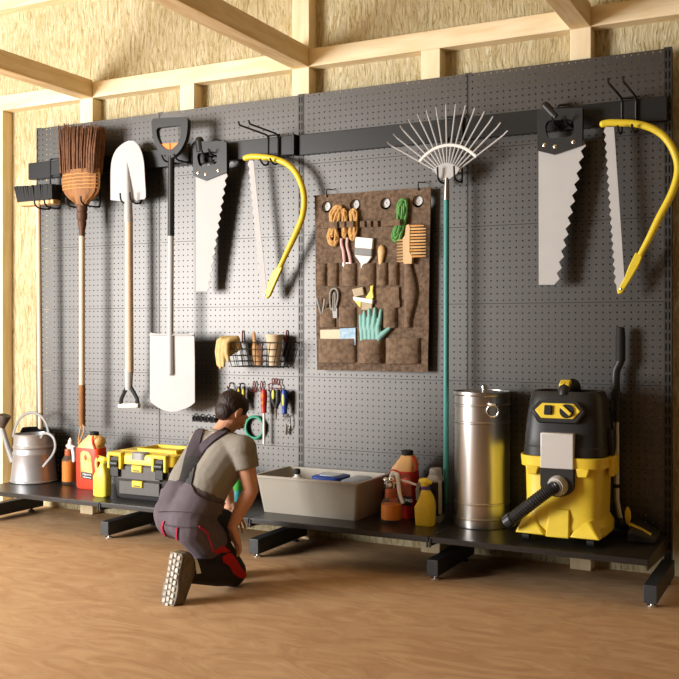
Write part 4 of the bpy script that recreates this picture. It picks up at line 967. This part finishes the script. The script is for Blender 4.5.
# grey canister
Yc = -.205
t = thing('grey_canister', 'grey-topped dark canister with a side bar behind the yellow spray bottle', 'canister', (xat(435.5, Yc), Yc, SH))
flat_body(t, 'body', [(521.5, 429, 441.5, .04), (519, 428, 442.3, .046), (512, 428, 442.3, .046), (480, 428, 442.3, .046)], Yc, mat('dark_violet_plastic', '#2a2228', .45))
flat_body(t, 'shoulder', [(481, 428, 442.4, .047), (478.5, 428.5, 442, .046), (475.5, 430, 440.5, .038), (474, 430.5, 440, .034)], Yc, GREYBOT)
flat_body(t, 'cap', [(474.5, 430.3, 441, .034), (473, 430, 441, .036), (469.5, 430.3, 440.8, .036), (468.2, 431, 440.2, .033)], Yc, GREYBOT, .8)
flat_body(t, 'foot_band', [(521.5, 428.5, 442, .044), (519, 427.8, 442.5, .047), (514, 427.8, 442.5, .0475)], Yc, GREYBOT)
m = MB(); m.tube(atp([(440, 481), (440.2, 514)], Yc-.047), .010, 8); m.build('side_bar', GREYBOT, t)
# steel drum
Yc = -.165; w = mpp(482, Yc); R = 27.6*w; cx = xat(482, Yc)
t = thing('steel_drum', 'tall stainless steel drum with ring handle between spray bottles and vacuum', 'steel drum', (cx, Yc, SH))
z = lambda py: zat(482, py, Yc)
zr = [(391.5, 'a'), (402, ''), (419, ''), (498, ''), (513.5, '')]
H0 = SH; H1 = z(391)
prof = [(R*.97, H0), (R, H0+.003), (R, H0+.012)]
for py in (515.5, 500.5, 421, 404): 
    q = z(py); prof += [(R*.99, q-.006), (R*1.012, q-.003), (R*1.012, q+.003), (R*.99, q+.006)]
prof += [(R*.99, H1-.02), (R*1.02, H1-.014), (R*1.02, H1)]
prof += [(R*.98, H1+.001), (R*.96, H1-.012), (.004, H1-.012)]
m = MB(); m.lathe(prof, (cx, Yc, 0), 56); m.build('drum_body', STEEL, t, ang=25)
m = MB(); m.lathe([(R*.95, H1-.0115), (R*.95, H1-.006), (R*.5, H1+.002), (R*.3, H1+.006), (.004, H1+.007)], (cx, Yc, 0), 48); m.build('lid', STEEL, t)
m = MB(); m.lathe([(.012, H1+.006), (.016, H1+.01), (.016, H1+.028), (.01, H1+.032)], (cx+.015, Yc-.01, 0), 16); m.build('lid_knob', CHROME, t)
c = at(493.5, 410, Yc-R*.93); m = MB(); m.tube([c+V((.029*math.cos(2*PI*i/30), -.010+.0*math.sin(i), -.004+.029*math.sin(2*PI*i/30))) for i in range(30)], .0048, 8, closed=True); rg = m.build('ring_handle', CHROME, t)
m = MB(); m.box(c+V((0, .0, .025)), (.03, .02, .016)); m.build('ring_lug', STEEL, t, bev=.003)

# ------------------------------------------------------------------ vacuum
vx, vy = -1.098, -.275
t = thing('vacuum_cleaner', 'yellow and black wet and dry vacuum at the right end of the shelf', 'vacuum cleaner', (vx, vy, SH))
YF = vy-.19
def zv(py): return zat(568, py, YF)
Z0 = SH+.035; ZT = zv(458); 
m = MB()
m.loft([srect(vx, vy, Z0, .185, .165, .45, 48), srect(vx, vy, Z0+.012, .195, .175, .45, 48), srect(vx, vy, Z0+.05, .195, .178, .45, 48), srect(vx, vy, Z0+.085, .175, .165, .45, 48), srect(vx, vy, ZT-.05, .183, .172, .5, 48), srect(vx, vy, ZT-.045, .19, .18, .5, 48), srect(vx, vy, ZT, .197, .186, .5, 48)])
tk = m.build('tank', YELLOWP, t, ang=30)
m = MB(); m.loft([srect(vx, vy, ZT-.05, .200, .188, .5, 48), srect(vx, vy, ZT-.002, .204, .192, .5, 48), srect(vx, vy, ZT, .2, .188, .5, 48)]); m.build('tank_rim', YELLOWP, t, ang=30)
for sx_ in (-.125, .105):
    m = MB(); xx = vx+sx_; m.prism([(xx-.02, ZT-.085), (xx+.025, ZT-.085), (xx+.035, ZT-.045), (xx-.03, ZT-.045)], vy-.192, vy-.15); m.build('rim_clip', YELLOWP, t, bev=.006)
for sgn, x0 in ((-1, vx-.13), (1, vx+.10)):
    m = MB(); a, b = (vx-.205, vx-.06) if sgn < 0 else (vx+.045, vx+.19)
    A = [V((a, vy-.15, Z0+.008)), V((b, vy-.15, Z0+.008)), V((b, vy-.205, Z0+.008)), V((a, vy-.195, Z0+.008))]
    B = [V((a+.03, vy-.12, Z0+.10)), V((b-.03, vy-.12, Z0+.10)), V((b-.06, vy-.170, Z0+.085)), V((a+.05, vy-.170, Z0+.06))]
    m.loft([A, B]); m.build('foot_flare', YELLOWP, t, bev=.008)
m = MB(); m.loft([[V((vx-.06, vy-.1, Z0+.002)), V((vx+.05, vy-.1, Z0+.002)), V((vx+.05, vy-.2, Z0+.002)), V((vx-.06, vy-.2, Z0+.002))], [V((vx-.05, vy-.1, Z0+.13)), V((vx+.045, vy-.1, Z0+.13)), V((vx+.045, vy-.172, Z0+.13)), V((vx-.05, vy-.172, Z0+.13))]]); m.build('front_flare', YELLOWP, t, bev=.006)
# head
ZH = zv(404)
HH = zv(393)-ZT
m = MB(); m.loft([srect(vx, vy, ZT-.004, .190, .178, .5, 48), srect(vx, vy, ZT+.04, .190, .178, .5, 48), srect(vx, vy, ZT+.045, .187, .175, .5, 48), srect(vx, vy, ZT+.09, .186, .170, .5, 48), srect(vx, vy, ZT+HH*.55, .180, .158, .5, 48), srect(vx, vy, ZT+HH*.85, .170, .138, .52, 48), srect(vx, vy, ZT+HH*.97, .162, .126, .55, 48), srect(vx, vy, ZT+HH, .155, .12, .55, 48), srect(vx, vy, ZT+HH, .140, .105, .55, 48), srect(vx, vy, ZT+HH-.03, .130, .095, .55, 48)]); hd = m.build('motor_head', PLASTIC, t, ang=28)
# control panel, tilted on front of head
pc = V((vx-.010, vy-.152, zv(412.5))); tilt = Matrix.Rotation(math.radians(-16), 3, 'X')
def onpanel(x, z, y=0): return pc + tilt @ V((x, y, z))
def ppoly(pts, y0, y1, name, m_, par, bev=.002):
    q = MB(Matrix.Translation(pc) @ tilt.to_4x4()); q.prism([(a*1.08, b*1.1) for a, b in pts], y0, y1); return q.build(name, m_, par, bev=bev)
ppoly([(-.118, 0), (-.085, .042), (.085, .042), (.118, 0), (.085, -.05), (-.085, -.05)], -.014, .03, 'panel_surround', PLASTIC, t, .008)
cpn = ppoly([(-.098, 0), (-.068, .031), (.068, .031), (.098, 0), (.068, -.033), (-.068, -.033)], -.02, .02, 'control_panel', YELLOWP, t, .004)
ppoly([(-.055, .02), (-.022, .02), (-.022, -.02), (-.055, -.02)], -.032, -.015, 'switch', RUBBER, cpn, .004)
m = MB(Matrix.Translation(pc) @ tilt.to_4x4()); m.cyl((.043, -.030, -.002), (.043, -.015, -.002), .031, .033, n=24); kb = m.build('dial', RUBBER, cpn)
m = MB(Matrix.Translation(pc) @ tilt.to_4x4()); m.box((.043, -.034, -.002), (.058, .012, .016), Matrix.Rotation(math.radians(40), 3, 'Y')); m.build('dial_pointer', YELLOWP, kb, bev=.003)
# top handle
m = MB(); hx0 = vx+.005
pts = spl([(hx0, vy-.11, ZT+HH-.02), (hx0, vy-.095, ZT+HH+.012), (hx0+.01, vy-.03, ZT+HH+.028), (hx0+.01, vy+.05, ZT+HH+.022), (hx0, vy+.11, ZT+HH-.02)], 6)
m.tube(pts, .028, 10); hnd = m.build('top_handle', PLASTIC, t)
m = MB(); m.box((hx0+.0, vy-.085, ZT+HH+.036), (.05, .05, .02), Matrix.Rotation(math.radians(25), 3, 'X')); m.build('handle_button', YELLOWP, hnd, bev=.006)
# silver plate and hose port
xp = xat(557, YF-.01)
za, zb_ = zv(433.5), zv(469.5)
m = MB(); m.bx(xp-.077, xp+.075, YF-.012, YF+.03, zb_, za); m.build('silver_plate', mat('silver_plastic', '#cfccc8', .4, .2, nscale=5, stretch=(1, 1, 60), var=.06), t, bev=.005)
pl = [(xp-.077, zb_+.002), (xp+.075, zb_+.002), (xp+.075, zv(486))]+[(xp-.001+.076*math.cos(a), zv(486)-.052*math.sin(a)) for a in [PI*k/12 for k in range(13)]][1:-1]+[(xp-.077, zv(486))]
m = MB(); m.prism(pl, YF-.012, YF+.035); m.build('hose_plate', PLASTIC, t, bev=.004)
pcn = at(558, 486, YF-.02)
m = MB(); m.tube([pcn+V((0, .03, 0)), pcn+V((-.003, -.005, 0)), pcn+V((-.008, -.022, -.002))], [.048, .046, .040], 28); m.tube([pcn+V((-.008, -.022, -.002)), pcn+V((-.010, -.03, -.003))], [.034, .033], 28); pr = m.build('hose_port', mat('port_grey', '#bdbab4', .4), t)
hp = spl([pcn+V((0, -.01, 0)), at(553, 488, YF-.05), at(540, 497, YF-.06), at(522, 511, YF-.04), at(507, 522.5, YF-.02)], 16)
rad = [.027+(.003 if (i//1) % 2 else -.0015) for i in range(len(hp))]; rad[-8:] = [.033]*8
m = MB(); m.tube(hp, rad, 16); m.build('hose', mat('hose_rubber', '#2c2c2c', .4), t, ang=12)
for xx, yy in ((vx-.165, vy-.13), (vx+.135, vy-.14), (vx-.15, vy+.12), (vx+.15, vy+.12)):
    m = MB(); m.cyl((xx-.016, yy, SH+.02), (xx+.016, yy, SH+.02), .02, n=16); m.cyl((xx, yy, SH+.03), (xx, yy, SH+.05), .012, n=10); m.build('caster', PLASTIC, t)
m = MB(); m.bx(vx+.196, vx+.222, vy-.06, vy+.06, ZT-.09, ZT-.0); m.build('side_clip', YELLOWP, t, bev=.006)
m = MB(); m.bx(vx+.183, vx+.21, vy-.03, vy+.03, ZT-.02, ZT+.12); m.build('side_latch', PLASTIC, t, bev=.006)
# wand with floor nozzle
Yw = -.06
t = thing('vacuum_wand', 'upright vacuum wand with black grip and yellow-striped floor nozzle behind the vacuum', 'vacuum wand', (xat(630, Yw), Yw, SH))
w = mpp(618, Yw)
m = MB(); m.tube(atp([(620.5, 327), (620.5, 328), (620.5, 336)], Yw), [.012, .020, .0225], 12); m.tube(atp([(620.5, 336), (620.5, 361)], Yw), [4.9*w, 4.9*w], 16); gr = m.build('grip', RUBBER, t)
m = MB(); m.tube(atp(spl2([(620.5, 360), (619, 364), (616.5, 369), (615.5, 376), (615.5, 394)], 5), Yw), 4.3*w, 16); m.build('bend', PLASTIC, t)
m = MB(); m.tube(atp([(615.5, 392), (615.5, 399)], Yw), 5.8*w, 16); m.tube(atp([(616, 399), (616.3, 410), (616.5, 422)], Yw), [4.4*w, 3.6*w, 3.0*w], 16); m.build('collar', PLASTIC, t)
m = MB(); m.tube(atp([(616.5, 420), (616.8, 500), (621, 524)], Yw), 2.9*w, 16); m.build('tube', STEEL, t)
m = MB(); m.tube(atp([(616.8, 484), (616.8, 487.5)], Yw), 3.5*w, 16); m.build('tube_ring', RUBBER, t)
Yn = -.14
m = MB(); m.tube([at(620.5, 520, Yw), at(622, 526, Yw-.02), at(629, 527, Yn+.03)], [.019, .02, .02], 12); m.build('nozzle_neck', PLASTIC, t)
a = at(640, 540, Yn)
m = MB(); x0, x1 = -.835, -.715
m.loft([[V((x0, -.06, SH)), V((x1, -.06, SH)), V((x1, -.24, SH)), V((x0, -.24, SH))], [V((x0, -.06, SH+.03)), V((x1, -.06, SH+.025)), V((x1, -.24, SH+.02)), V((x0, -.24, SH+.05))], [V((x0+.02, -.08, SH+.085)), V((x1-.02, -.08, SH+.045)), V((x1-.01, -.2, SH+.03)), V((x0+.01, -.2, SH+.085))]]); nz = m.build('floor_nozzle', PLASTIC, t, bev=.006)
m = MB(); p0, p1 = at(629, 524, -.21), at(651, 535, -.21); m.tube([p0, p0.lerp(p1, .5), p1], [.008, .011, .008], 10, flat=.5); m.build('yellow_stripe', YELLOWP, nz)
m = MB(); m.tube(atp([(627.6, 507), (627.9, 512), (628, 518), (628, 524)], -.18), [.004, .014, .014, .006], 10, flat=.5); m.build('yellow_pedal', YELLOWP, nz)

# ------------------------------------------------------------------ kneeling person
RV = .639*RIGHT - .769*FWD; FV = .769*RIGHT + .639*FWD; UP = V((0, 0, 1))
pel = cp(184, 519, 4.42); hipR = cp(194, 525, 4.36); hipL = pel + (pel-hipR)
kneeR = cp(232, 572, 4.49); ankR = cp(184, 571, 4.26)
kneeL = cp(222, 523, 4.72); ankL = cp(214, 560, 4.64)
mid = cp(199, 483, 4.47); chest = cp(217, 453, 4.54); neckb = cp(222, 432, 4.58); head = cp(232.5, 411, 4.60)
shR = chest + RV*.188 + UP*.035 + FV*.02; shL = chest - RV*.165 + UP*.035 + FV*.02
elR = cp(251, 490, 4.40); wrR = cp(232, 526, 4.43)
elL = cp(226, 488, 4.82); wrL = cp(230, 506, 4.80)
person = thing('person', 'kneeling person in grey t-shirt and dark bib overalls with red knee panels, seen from behind', 'person', V((pel.x, pel.y, 0)))
m = MB()
# trunk
for s_ in (-1, 1):
    m.caps([pel+RV*.065*s_, mid+RV*.06*s_, chest+RV*.075*s_], [.085, .078, .082])
    sh, el, wr = (shR, elR, wrR) if s_ > 0 else (shL, elL, wrL)
    m.caps([chest+RV*.07*s_+UP*.03, sh], [.06, .052])
    m.caps([sh, sh.lerp(el, .5), el, el.lerp(wr, .35), wr], [.050, .043, .035, .036, .0235])
    hip, kn, an = (hipR, kneeR, ankR) if s_ > 0 else (hipL, kneeL, ankL)
    m.caps([hip, hip.lerp(kn, .5), kn, kn.lerp(an, .35), an], [.08, .068, .050, .05, .034])
m.caps([chest+UP*.03, neckb, head-UP*.03], [.06, .047, .045])
# head, tilted forwards
tl = math.radians(38)
hF = (FV*math.cos(tl) - UP*math.sin(tl)).normalized(); hU = (UP*math.cos(tl) + FV*math.sin(tl)).normalized()
HR = Matrix((RV, hF, hU)).transposed()
def hp_(r, f, u): return head + RV*r + hF*f + hU*u
m.ell(hp_(0, -.008, .012), (.063, .078, .070), 20, 14, HR)
m.ell(hp_(0, .022, -.03), (.050, .055, .060), 18, 12, HR)
m.ell(hp_(0, .045, -.068), (.026, .026, .020), 14, 10, HR)           # chin
m.cap(hp_(0, .074, .002), .008, hp_(0, .092, -.026), .0125)           # nose
m.cap(hp_(-.03, .068, .012), .010, hp_(.03, .068, .012), .010)        # brow
m.cap(hp_(-.014, .076, -.048), .007, hp_(.014, .076, -.048), .007)    # lips
for s_ in (-1, 1):
    m.ell(hp_(.066*s_, -.004, -.008), (.0085, .018, .029), 14, 10, HR)
    m.ell(hp_(.033*s_, .058, -.022), (.018, .018, .02), 12, 8, HR)    # cheek
# hands: palm and five fingers
def hand(wr, d, nrm, side):
    """d: along the hand, nrm: back of the hand, side: towards the thumb"""
    d = d.normalized(); side = (side-d*side.dot(d)).normalized(); nrm = d.cross(side)
    if nrm.dot(nrm) and nrm.dot(UP) < 0 and False: nrm = -nrm
    pal = wr+d*.045
    for k, o in enumerate((.028, .0095, -.0095, -.027)):
        m.cap(wr+side*o*.6, .017, wr+d*.072+side*o, .0125)
        L = (.058, .066, .061, .047)[k]; b = wr+d*.075+side*o*1.08
        dd = (d*.93+side*o*3.5+nrm*.0).normalized()
        k1 = b+dd*L*.45; k2 = k1+(dd+nrm*-.25*HC).normalized()*L*.32; k3 = k2+(dd+nrm*-.6*HC).normalized()*L*.26
        m.caps([b, k1, k2, k3], [.0078, .0072, .0066, .0058])
    tb = wr+d*.022+side*.024
    m.caps([tb, tb+(d*.6+side*.75).normalized()*.034, tb+(d*.6+side*.75).normalized()*.034+(d*.95+side*.2).normalized()*.030], [.0110, .0090, .0075])
HC = 1
hd_ = (cp(239, 549, 4.43)-wrR)
hand(wrR, hd_, FV, -RV+FV*.2)
HC = -1
hand(wrL, (cp(236, 520, 4.80)-wrL), FV, RV*.6+FV*.4)
body = remesh(m.build('body', SKIN, person), .0038, 4, .5)
# hair
m = MB()
m.ell(hp_(0, -.014, .026), (.0705, .083, .067), 24, 16, HR)
m.ell(hp_(0, -.030, -.020), (.058, .054, .052), 20, 12, HR)
for s_ in (-1, 1): m.ell(hp_(.048*s_, -.012, .004), (.022, .040, .034), 14, 10, HR)
hair = m.build('hair', HAIR, person); remesh(hair, .005, 4, .5)
# carve the hair away from the face
bm = bmesh.new(); bm.from_mesh(hair.data); o0 = ORIG[hair]
bad = []
for v in bm.verts:
    q = v.co+o0-head; f = q.dot(hF); u = q.dot(hU)
    if f > .046 and u < .045: bad.append(v)
    elif u < -.022 and f > -.022+0*u: bad.append(v)
    elif u < -.078: bad.append(v)
bmesh.ops.delete(bm, geom=bad, context='VERTS'); bm.to_mesh(hair.data); bm.free()
for s_ in (-1, 1):
    m = MB(); m.ell(hp_(.026*s_, .069, -.002), (.0095, .007, .007), 12, 8, HR); ey = m.build('eye', EYEW, person)
    m = MB(); m.ell(hp_(.026*s_, .0745, -.003), (.004, .003, .004), 10, 6, HR); m.build('iris', HAIR, ey)
m = MB(); m.cap(hp_(-.013, .0815, -.048), .0035, hp_(.013, .0815, -.048), .0035); m.build('mouth', LIPS, person)
# t-shirt
m = MB()
for s_ in (-1, 1):
    m.caps([pel+RV*.07*s_+(mid-pel)*.35, mid+RV*.085*s_, chest+RV*.092*s_-UP*.01], [.094, .098, .102])
    sh, el = (shR, elR) if s_ > 0 else (shL, elL)
    m.caps([chest+RV*.07*s_+UP*.03, sh], [.074, .066])
    d = (el-sh); m.tube([sh-d*.05, sh+d*.2, sh+d*.48], [.060, .0615, .0585], 24); m.ell(sh, .064)
m.caps([chest+UP*.02, neckb-UP*.022+FV*-.005], [.075, .056])
shirt = remesh(m.build('t_shirt', SHIRTM, person), .006, 5, .5)
m = MB(); c = neckb+(head-neckb)*-.12; ax = (head-neckb).normalized(); a = RV; b = ax.cross(a)
m.tube([c+(a*math.cos(2*PI*k/32)+b*math.sin(2*PI*k/32))*.055 for k in range(32)], .0075, 8, closed=True); m.build('collar', SHIRTM, shirt)
# overalls: seat and legs
m = MB()
for s_ in (-1, 1):
    m.caps([pel+RV*.062*s_-FV*.006, mid.lerp(pel, .4)+RV*.080*s_], [.100, .104])
    hip, kn = (hipR, kneeR) if s_ > 0 else (hipL, kneeL)
    m.caps([hip, hip.lerp(kn, .36)], [.098, .093])
m.ell(pel-FV*.005, (.11, .09, .09), 18, 12)
seat = remesh(m.build('overalls_seat', OVERM, person), .006, 6, .5)
for s_ in (1, -1):
    hip, kn, an = (hipR, kneeR, ankR) if s_ > 0 else (hipL, kneeL, ankL)
    m = MB()
    m.caps([hip.lerp(kn, .12), hip.lerp(kn, .5), kn+UP*.004], [.074, .084, .068])
    m.tube([kn, kn.lerp(an, .3), kn.lerp(an, .7), kn.lerp(an, .93)], [.064, .066, .058, .053], 24); m.ell(kn, .068)
    lg = m.build('trouser_leg', TROUSERM, person); remesh(lg, .006, 6, .5)
    if s_ > 0: legR = lg
    else: legL = lg
# --- surfaces laid on the clothes
def bvh(*obs):
    vs, fs = [], []
    for o in obs:
        n = len(vs); vs += [v.co+ORIG[o] for v in o.data.vertices]; fs += [[n+i for i in p.vertices] for p in o.data.polygons]
    return BVHTree.FromPolygons(vs, fs)
def ribbon(name, m_, parent, tree, left, right, off=.004, nx=6, ny=24, front=False):
    """cloth strip lying on the surface between two edge curves"""
    A = spl2(left, 12); B = spl2(right, 12)
    def samp(L, f):
        i = min(int(f*(len(L)-1)), len(L)-2); g = f*(len(L)-1)-i
        return (L[i][0]*(1-g)+L[i+1][0]*g, L[i][1]*(1-g)+L[i+1][1]*g)
    G = []
    for j in range(ny+1):
        a = samp(A, j/ny); b = samp(B, j/ny); row = []
        for i in range(nx+1):
            f = i/nx; px = a[0]*(1-f)+b[0]*f; py = a[1]*(1-f)+b[1]*f
            eye = chest+FV*1.0+RV*px+UP*py if front else CAM
            d = -FV if front else (cp(px, py, 1)-CAM).normalized(); h, nn, _, _ = tree.ray_cast(eye, d)
            row.append((h, nn) if h is not None else None)
        G.append(row)
    mb = MB(); T = {}; U = {}
    for j in range(ny+1):
        for i in range(nx+1):
            if G[j][i]:
                h, nn = G[j][i]
                if nn.dot(FV if front else CAM-h) < 0: nn = -nn
                T[i, j] = mb.v(h+nn*off); U[i, j] = mb.v(h-nn*.003)
    E = {}
    for j in range(ny):
        for i in range(nx):
            ks = [(i, j), (i+1, j), (i+1, j+1), (i, j+1)]
            if all(k in T for k in ks) and max((T[ks[a]].co-T[ks[(a+1) % 4]].co).length for a in range(4)) < .09:
                mb.face([T[k] for k in ks]); mb.face([U[k] for k in reversed(ks)])
                for a in range(4):
                    e = (ks[a], ks[(a+1) % 4]); key = frozenset(e)
                    E[key] = None if key in E else e
    for e in E.values():
        if e: mb.face([T[e[0]], T[e[1]], U[e[1]], U[e[0]]])
    bmesh.ops.delete(mb.bm, geom=[v for v in mb.bm.verts if not v.link_faces], context='VERTS')
    return mb.build(name, m_, parent, ang=50)
TS = bvh(shirt, seat)
ribbon('back_panel', OVERM, person, TS, [(166, 488), (172, 485), (178, 480.5), (184, 479)], [(176, 505), (190, 502), (191, 494), (192, 484)][0:4], .006, 10, 20)
ribbon('waist_panel', OVERM, person, TS, [(163, 490), (170, 486.5), (178, 482), (191, 485), (196, 494), (206, 500), (218, 503), (230, 502)], [(158, 512), (168, 512), (178, 512), (190, 512), (198, 513), (208, 514), (220, 514), (230, 514)], .011, 12, 36)
ribbon('elastic_panel', ELASTIC, person, TS, [(179, 482), (182, 472), (185.5, 457)], [(192, 485), (195, 472), (199, 457)], .008, 8, 16)
ribbon('shoulder_strap', STRAPM, person, TS, [(185.5, 457.5), (189, 447), (194, 436), (198, 428)], [(196, 457.5), (199.5, 447), (202, 437), (205, 428)], .008, 6, 20)
ribbon('shoulder_strap', STRAPM, person, TS, [(190, 457), (200, 446), (212, 436.5), (226, 427)], [(199.5, 458), (208, 448.5), (219, 439), (234, 429.5)], .011, 6, 24)
ribbon('front_bib', OVERM, person, TS, [(-.13, -.26), (-.11, -.16), (-.10, -.05)], [(.13, -.26), (.11, -.16), (.10, -.05)], .007, 14, 18, True)
for s_ in (-1, 1): ribbon('shoulder_strap', STRAPM, person, TS, [(.085*s_-.018, -.06), (.085*s_-.018, .02), (.075*s_-.018, .11)], [(.085*s_+.018, -.06), (.085*s_+.018, .02), (.075*s_+.018, .11)], .009, 5, 16, True)
TL = bvh(legR, seat)
ribbon('red_panel', REDCLOTH, person, TL, [(213, 551), (218, 548.5), (223, 545.5)], [(214.5, 553), (222, 552.5), (230, 551.5)], .005, 6, 8)
ribbon('red_panel', REDCLOTH, person, TL, [(222, 557), (229, 553), (234, 557), (241, 568), (246, 574)], [(223, 562), (229, 566), (233, 573), (239, 577.5), (245, 577.5)], .005, 8, 20)
ribbon('pocket_piping', PINKTRIM, person, TL, [(199, 525.8), (204, 528.5), (208, 533)], [(198.5, 528), (203.5, 531), (207, 534.5)], .007, 3, 8)
ribbon('pocket_piping', PINKTRIM, person, TL, [(208, 533), (211, 542), (214.5, 551)], [(206.6, 534), (209.5, 543), (212.8, 551.5)], .005, 3, 10)
ribbon('pocket_piping', PINKTRIM, person, TL, [(163.5, 521), (161.5, 528), (165.5, 538)], [(165.2, 521), (163.4, 528), (167, 537.5)], .006, 3, 10)
ribbon('pocket_piping', PINKTRIM, person, TL, [(176.8, 527), (176.4, 535), (177.3, 545)], [(178, 527), (177.8, 535), (178.5, 545)], .006, 3, 10)
ribbon('seam', STRAPM, person, TL, [(164, 524), (178, 526.5), (192, 527), (204, 527)], [(164, 525), (178, 527.5), (192, 528), (204, 528)], .004, 2, 20)
ribbon('reflective_patch', WHITE, person, TL, [(194.5, 559.5), (195.5, 566), (196.5, 573.5)], [(196.5, 560), (198.5, 566), (200.5, 573)], .005, 3, 8)
# boots
def boot(ank, toe_dir, heel_dir, name='boot'):
    """toe_dir: heel to toe; heel_dir: out through the sole"""
    td = toe_dir.normalized(); sd = (heel_dir-td*heel_dir.dot(td)).normalized(); w_ = td.cross(sd)
    o = ank + sd*.045 - td*.045
    q = MB()
    q.caps([ank-sd*.03, ank+sd*.005], [.050, .054])
    for k in (-1, 1):
        q.caps([o+w_*.012*k-sd*.022, o+td*.07+w_*.018*k-sd*.026, o+td*.150+w_*.020*k-sd*.012, o+td*.192+w_*.010*k-sd*.008], [.045, .045, .038, .027])
    q.caps([ank, o+td*.09-sd*.04], [.048, .035])
    b_ = remesh(q.build(name, BOOTM, person), .005, 4, .5)
    q = MB(); pr = [(-.036, .030), (-.028, .038), (0, .040), (.06, .036), (.11, .045), (.16, .046), (.195, .034), (.214, .012)]
    L = [o+td*a+w_*b for a, b in pr]+[o+td*a-w_*b for a, b in reversed(pr)]
    L = [p+sd*.012 for p in L]; q.loft([[p-sd*.016 for p in L], [p+sd*.012 for p in L]]); so = q.build('sole', SOLEM, b_, bev=.003)
    for a in [-.02+.027*i for i in range(9)]:
        for b in (-.022, 0, .022):
            if abs(b) > .02 and a > .18: continue
            q = MB(); q.box(o+td*(a+.004*(1 if b else -1))+w_*b+sd*.0265, (.019, .016, .007), Matrix((td, w_, sd)).transposed()); q.build('tread_lug', mat('tread_rubber', '#a39b8e', .7, col2='#d8d3c8', nscale=40), so, bev=.002)
    return b_
boot(ankR, -UP*.97-FV*.20, -FV*.97+UP*.05+RV*.28)
boot(ankL, FV*1.0-UP*.12, -UP)

# ------------------------------------------------------------------ light
def area(name, loc, target, size, energy, col, size_y=None):
    l = bpy.data.lights.new(name, 'AREA'); l.energy = energy; l.color = col; l.size = size
    if size_y: l.shape = 'RECTANGLE'; l.size_y = size_y
    o = bpy.data.objects.new(name, l); COL.objects.link(o); o.location = loc
    o.rotation_euler = (V(target)-V(loc)).to_track_quat('-Z', 'Y').to_euler(); return o
area('window_daylight', (-6.2, -4.6, 1.55), (-2.7, 0, 1.3), 2.0, 560, (1, .985, .97))
wd = bpy.data.worlds.new('world'); scene.world = wd; wd.use_nodes = True
bg = wd.node_tree.nodes['Background']; bg.inputs[0].default_value = (1, .96, .90, 1); bg.inputs[1].default_value = .2
vs = scene.view_settings; vs.view_transform = 'Standard'; vs.look = 'None'; vs.gamma = 1; vs.use_curve_mapping = False; vs.exposure = -.06
